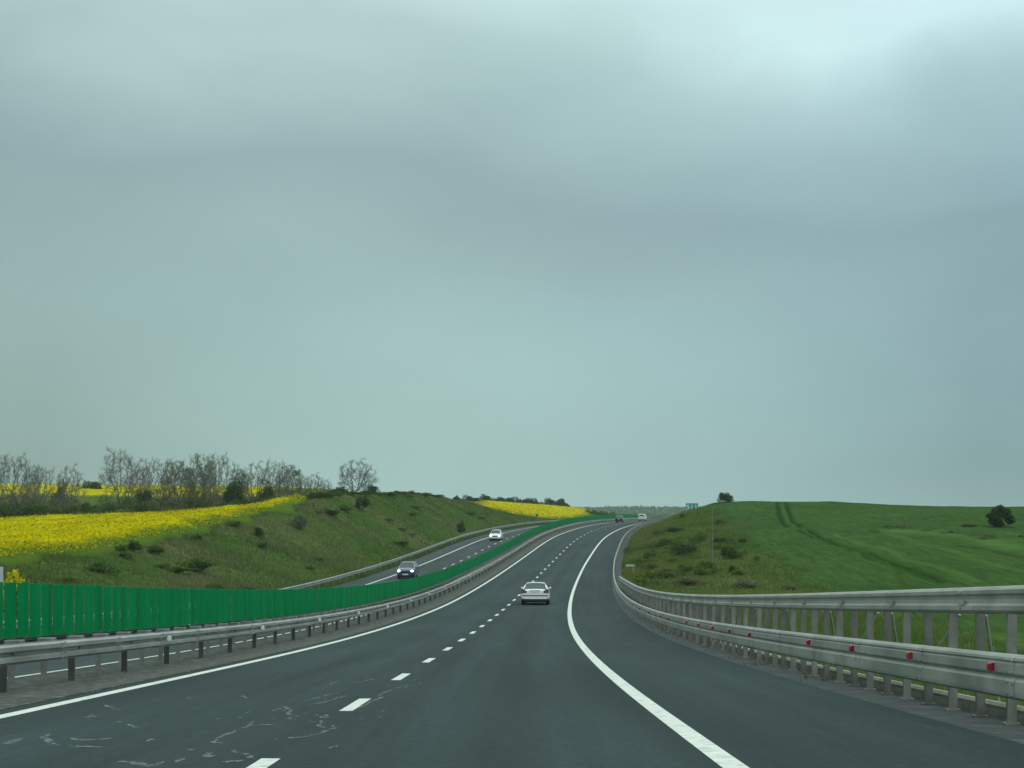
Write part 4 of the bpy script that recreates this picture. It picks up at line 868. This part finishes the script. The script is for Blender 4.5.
van = [(0.0, .84, .4, .8, .82, 1.1, .74, 1.86), (.06, .87, .32, .85, .84, 1.15, .76, 1.93), (.8, .88, .26, .85, .85, 1.15, .77, 1.95), (1.7, .88, .26, .85, .85, 1.15, .77, 1.95), (2.6, .88, .26, .85, .85, 1.13, .76, 1.93), (3.1, .88, .26, .84, .84, 1.1, .74, 1.85), (3.85, .86, .26, .8, .82, 1.05, .7, 1.15), (4.3, .82, .3, .72, .76, .95, .64, .97), (4.45, .72, .36, .64, .66, .8, .55, .82)]
van = [(y, w, a, b, c, d_*.95, e, f_*.86) for y, w, a, b, c, d_, e, f_ in van]
prof_tags = {3: 'cabin', 4: 'cabin', 5: 'windscreen'}
c5 = car('van', 'white van just before the crest, the farthest vehicle ahead in our direction', 'van', M['white_car'], van)
finish(c5, .87, 4.45, 'lamp_dim', 'tail', mirror_y=3.4, zt=1.0, zh=.75, paint=M['white_car']); put(c5, 452, -2.0)
part('rear_door_window', MB().box((0, -.004, 1.3), (1.1, .02, .34), bev=.008), M['glass'], c5)

# ------------------------------------------------------------------ sign, pole, marker
p = RP(450, 10.3); z0 = float(ZG(p[0], p[1])); zt_ = CZ + (HV-503)/F*450
sg = thing('road_sign', 'green motorway sign with white figures standing behind the right bank', 'sign', (p[0], p[1], z0))
hh_ = zt_ - z0
part('board', MB().box((0, 0, hh_-1.1), (3.0, .06, 2.2), bev=.01), M['sign_green'], sg)
for sx in (-1, 1): part('post', MB().box((sx*.95, .09, hh_/2-.4), (.12, .1, hh_+.4)), M['zinc_post'], sg)
part('border', MB().box((0, -.034, hh_-.06), (2.9, .012, .05)).box((0, -.034, hh_-2.14), (2.9, .012, .05)).box((-1.43, -.034, hh_-1.1), (.05, .012, 2.0)).box((1.43, -.034, hh_-1.1), (.05, .012, 2.0)), M['sign_white'], sg)
cu = bpy.data.curves.new('lettering', 'FONT'); cu.body = '511'; cu.size = 1.55; cu.align_x = 'CENTER'; cu.align_y = 'CENTER'; cu.extrude = .008; cu.offset = .0; cu.space_character = 1.2; cu.materials.append(M['sign_white'])
_t = bpy.data.objects.new('t', cu); C.objects.link(_t); bpy.context.view_layer.update(); _me = bpy.data.meshes.new_from_object(_t.evaluated_get(bpy.context.evaluated_depsgraph_get())); bpy.data.objects.remove(_t)
tx = link('lettering', _me, sg, (0, -.045, hh_-1.0)); tx.rotation_euler = (math.pi/2, 0, 0)
x, y, z = hit(712.5, 567); z = float(ZG(x, y))
pl = thing('slender_pole', 'slender pale metal pole on the right bank among the bushes', 'pole', (x, y, z)); hp_ = CZ + (HV-508)/F*y - z
part('shaft', MB().tube([(0, 0, -.3), (0, 0, hp_*.5), (.02, 0, hp_)], [.034, .028, .02], 8), M['zinc_post'], pl); part('foot_plate', MB().disc((0, 0, .05), .12, (0, 0, 1), .1, 10), M['concrete'], pl); part('cap', MB().disc((.02, 0, hp_+.02), .05, (0, 0, 1), .06, 8), M['zinc_post'], pl)
# white marker board at the left edge, behind the screen
y = 33.0; x = at(-2.5, y); z = float(ZR(y))
mk = thing('marker_board', 'white marker board on a post behind the screen at the extreme left edge', 'sign', (x, y, z))
part('board', MB().box((0, 0, 1.78), (.2, .03, .3), bev=.008), M['marker'], mk); part('post', MB().tube([(0, .04, -.3), (0, .04, 1.95)], .035, 8), M['zinc'], mk)
# small post by the start of the far field
x, y, z = hit(537, 522, 300); mp_ = thing('field_post', 'short post at the near corner of the far yellow field', 'post', (x, y, float(ZG(x, y))))
part('shaft', MB().box((0, 0, .8), (.12, .12, 1.8)), M['bark'], mp_); part('plate', MB().box((0, -.08, 1.5), (.5, .03, .5)), M['dark_post'], mp_)

# ------------------------------------------------------------------ haze, sky, sun, camera
hz = MB().box((100, 3400, 42), (8600, 6980, 0)); hz = MB().box((600, 3420, 34.0), (5200, 7000, 100.0))
m = bpy.data.materials.new('air'); m.use_nodes = True; nt = m.node_tree; nt.nodes.remove(nt.nodes['Principled BSDF'])
vol = N(nt, 'ShaderNodeVolumePrincipled'); vol.inputs['Color'].default_value = (.88, .95, .94, 1); vol.inputs['Density'].default_value = HAZE = .00012; vol.inputs['Anisotropy'].default_value = .2
nt.links.new(vol.outputs[0], nt.nodes['Material Output'].inputs['Volume'])
kind(part('haze', hz, m), 'stuff')

w = bpy.data.worlds.new('World'); S.world = w; w.use_nodes = True; nt = w.node_tree; L = nt.links.new; bg = nt.nodes['Background']
SUN_EL, SUN_AZ = 52, 150      # azimuth clockwise from +Y
sky = N(nt, 'ShaderNodeTexSky'); sky.sky_type = 'NISHITA'; sky.sun_disc = False; sky.sun_elevation = math.radians(SUN_EL); sky.sun_rotation = math.radians(SUN_AZ); sky.air_density = 1.5; sky.dust_density = 4
tc = N(nt, 'ShaderNodeTexCoord'); sp = N(nt, 'ShaderNodeSeparateXYZ'); L(tc.outputs['Generated'], sp.inputs[0])
SKYOFF = (3, 1, 2)
def noise(scale, st, detail=5, rough=.55, dist=0):
    mp = N(nt, 'ShaderNodeMapping'); mp.inputs['Scale'].default_value = st; mp.inputs['Location'].default_value = SKYOFF; L(tc.outputs['Generated'], mp.inputs[0])
    n = N(nt, 'ShaderNodeTexNoise', i_Scale=scale, i_Detail=detail, i_Roughness=rough, i_Distortion=dist); L(mp.outputs[0], n.inputs['Vector']); return n.outputs['Fac']
def math_(op, a, b):
    n = N(nt, 'ShaderNodeMath', operation=op)
    for i, q in enumerate((a, b)):
        if isinstance(q, (int, float)): n.inputs[i].default_value = q
        else: L(q, n.inputs[i])
    return n.outputs[0]
n1 = noise(2.0, (1.5, 1.5, 4.2), 6, .45, .5); n2 = noise(3.6, (1.3, 1.3, 3.0), 6, .5)
# cloud layers: wobble the elevation, then colour by it
el = math_('ADD', sp.outputs[2], math_('MULTIPLY', math_('SUBTRACT', n1, .5), .12))
el = math_('ADD', el, math_('MULTIPLY', sp.outputs[0], .1))
def lin3(r, g, b): return tuple((c/255/12.92 if c/255 < .04045 else ((c/255+.055)/1.055)**2.4) for c in (r, g, b))
sr = ramp(nt, [(0, lin3(164, 195, 190)), (.06, lin3(160, 192, 189)), (.11, lin3(158, 190, 190)), (.15, lin3(155, 183, 184)), (.185, lin3(148, 175, 178)), (.215, lin3(162, 190, 191)), (.245, lin3(182, 210, 209)), (.28, lin3(218, 247, 244)), (.36, lin3(232, 255, 253)), (1.0, (1.0, 1.25, 1.18))], el)
mr = N(nt, 'ShaderNodeMapRange'); mr.inputs[1].default_value = .3; mr.inputs[2].default_value = .7; mr.inputs[3].default_value = .94; mr.inputs[4].default_value = 1.06; L(n2, mr.inputs[0])
sc2 = N(nt, 'ShaderNodeVectorMath', operation='SCALE'); L(sr.outputs[0], sc2.inputs[0]); L(math_('MULTIPLY', mr.outputs[0], 10.0), sc2.inputs['Scale'])
mx = N(nt, 'ShaderNodeMix', data_type='RGBA'); mx.inputs[0].default_value = .06; L(sc2.outputs[0], mx.inputs[6]); L(sky.outputs[0], mx.inputs[7]); 
hs_ = N(nt, 'ShaderNodeMapRange'); hs_.inputs[1].default_value = -.05; hs_.inputs[2].default_value = .3; L(sp.outputs[0], hs_.inputs[0])
tn = N(nt, 'ShaderNodeMix', data_type='RGBA', blend_type='MULTIPLY'); L(hs_.outputs[0], tn.inputs[0]); L(mx.outputs[2], tn.inputs[6]); tn.inputs[7].default_value = (.9, .96, 1.04, 1); 
# the overcast is thinner low ahead, heavier to either side
wz = N(nt, 'ShaderNodeMapRange'); wz.inputs[1].default_value = .02; wz.inputs[2].default_value = .2; wz.inputs[3].default_value = 1; wz.inputs[4].default_value = 0; L(sp.outputs[2], wz.inputs[0])
dx_ = math_('MAXIMUM', math_('SUBTRACT', .13, math_('MULTIPLY', math_('MULTIPLY', sp.outputs[0], sp.outputs[0]), 7.5)), -.3)
mm = math_('ADD', 1.0, math_('MULTIPLY', dx_, wz.outputs[0])); s3 = N(nt, 'ShaderNodeVectorMath', operation='SCALE'); L(tn.outputs[2], s3.inputs[0]); L(mm, s3.inputs['Scale']); L(s3.outputs[0], bg.inputs['Color'])
bg.inputs['Strength'].default_value = .1
sun = bpy.data.lights.new('sun', 'SUN'); sun.energy = .8; sun.angle = math.radians(25); sun.color = (1, .97, .9); so = bpy.data.objects.new('sun', sun); C.objects.link(so)
so.rotation_euler = (math.radians(90-SUN_EL), 0, math.radians(180-SUN_AZ))
cam = bpy.data.cameras.new('camera'); co_ = bpy.data.objects.new('camera', cam); C.objects.link(co_); co_.location = (0, 0, CZ); co_.rotation_euler = (math.pi/2, 0, 0)
cam.sensor_width = 36; cam.lens = 36*F/1024; cam.shift_y = (HV-384)/1024; cam.clip_end = 20000; cam.clip_start = .1; S.camera = co_
S.view_settings.view_transform = 'Standard'; S.view_settings.look = 'None'; S.view_settings.exposure = 0; S.view_settings.gamma = 1
S.cycles.max_bounces = 6; S.cycles.volume_bounces = 1; S.cycles.use_denoising = True
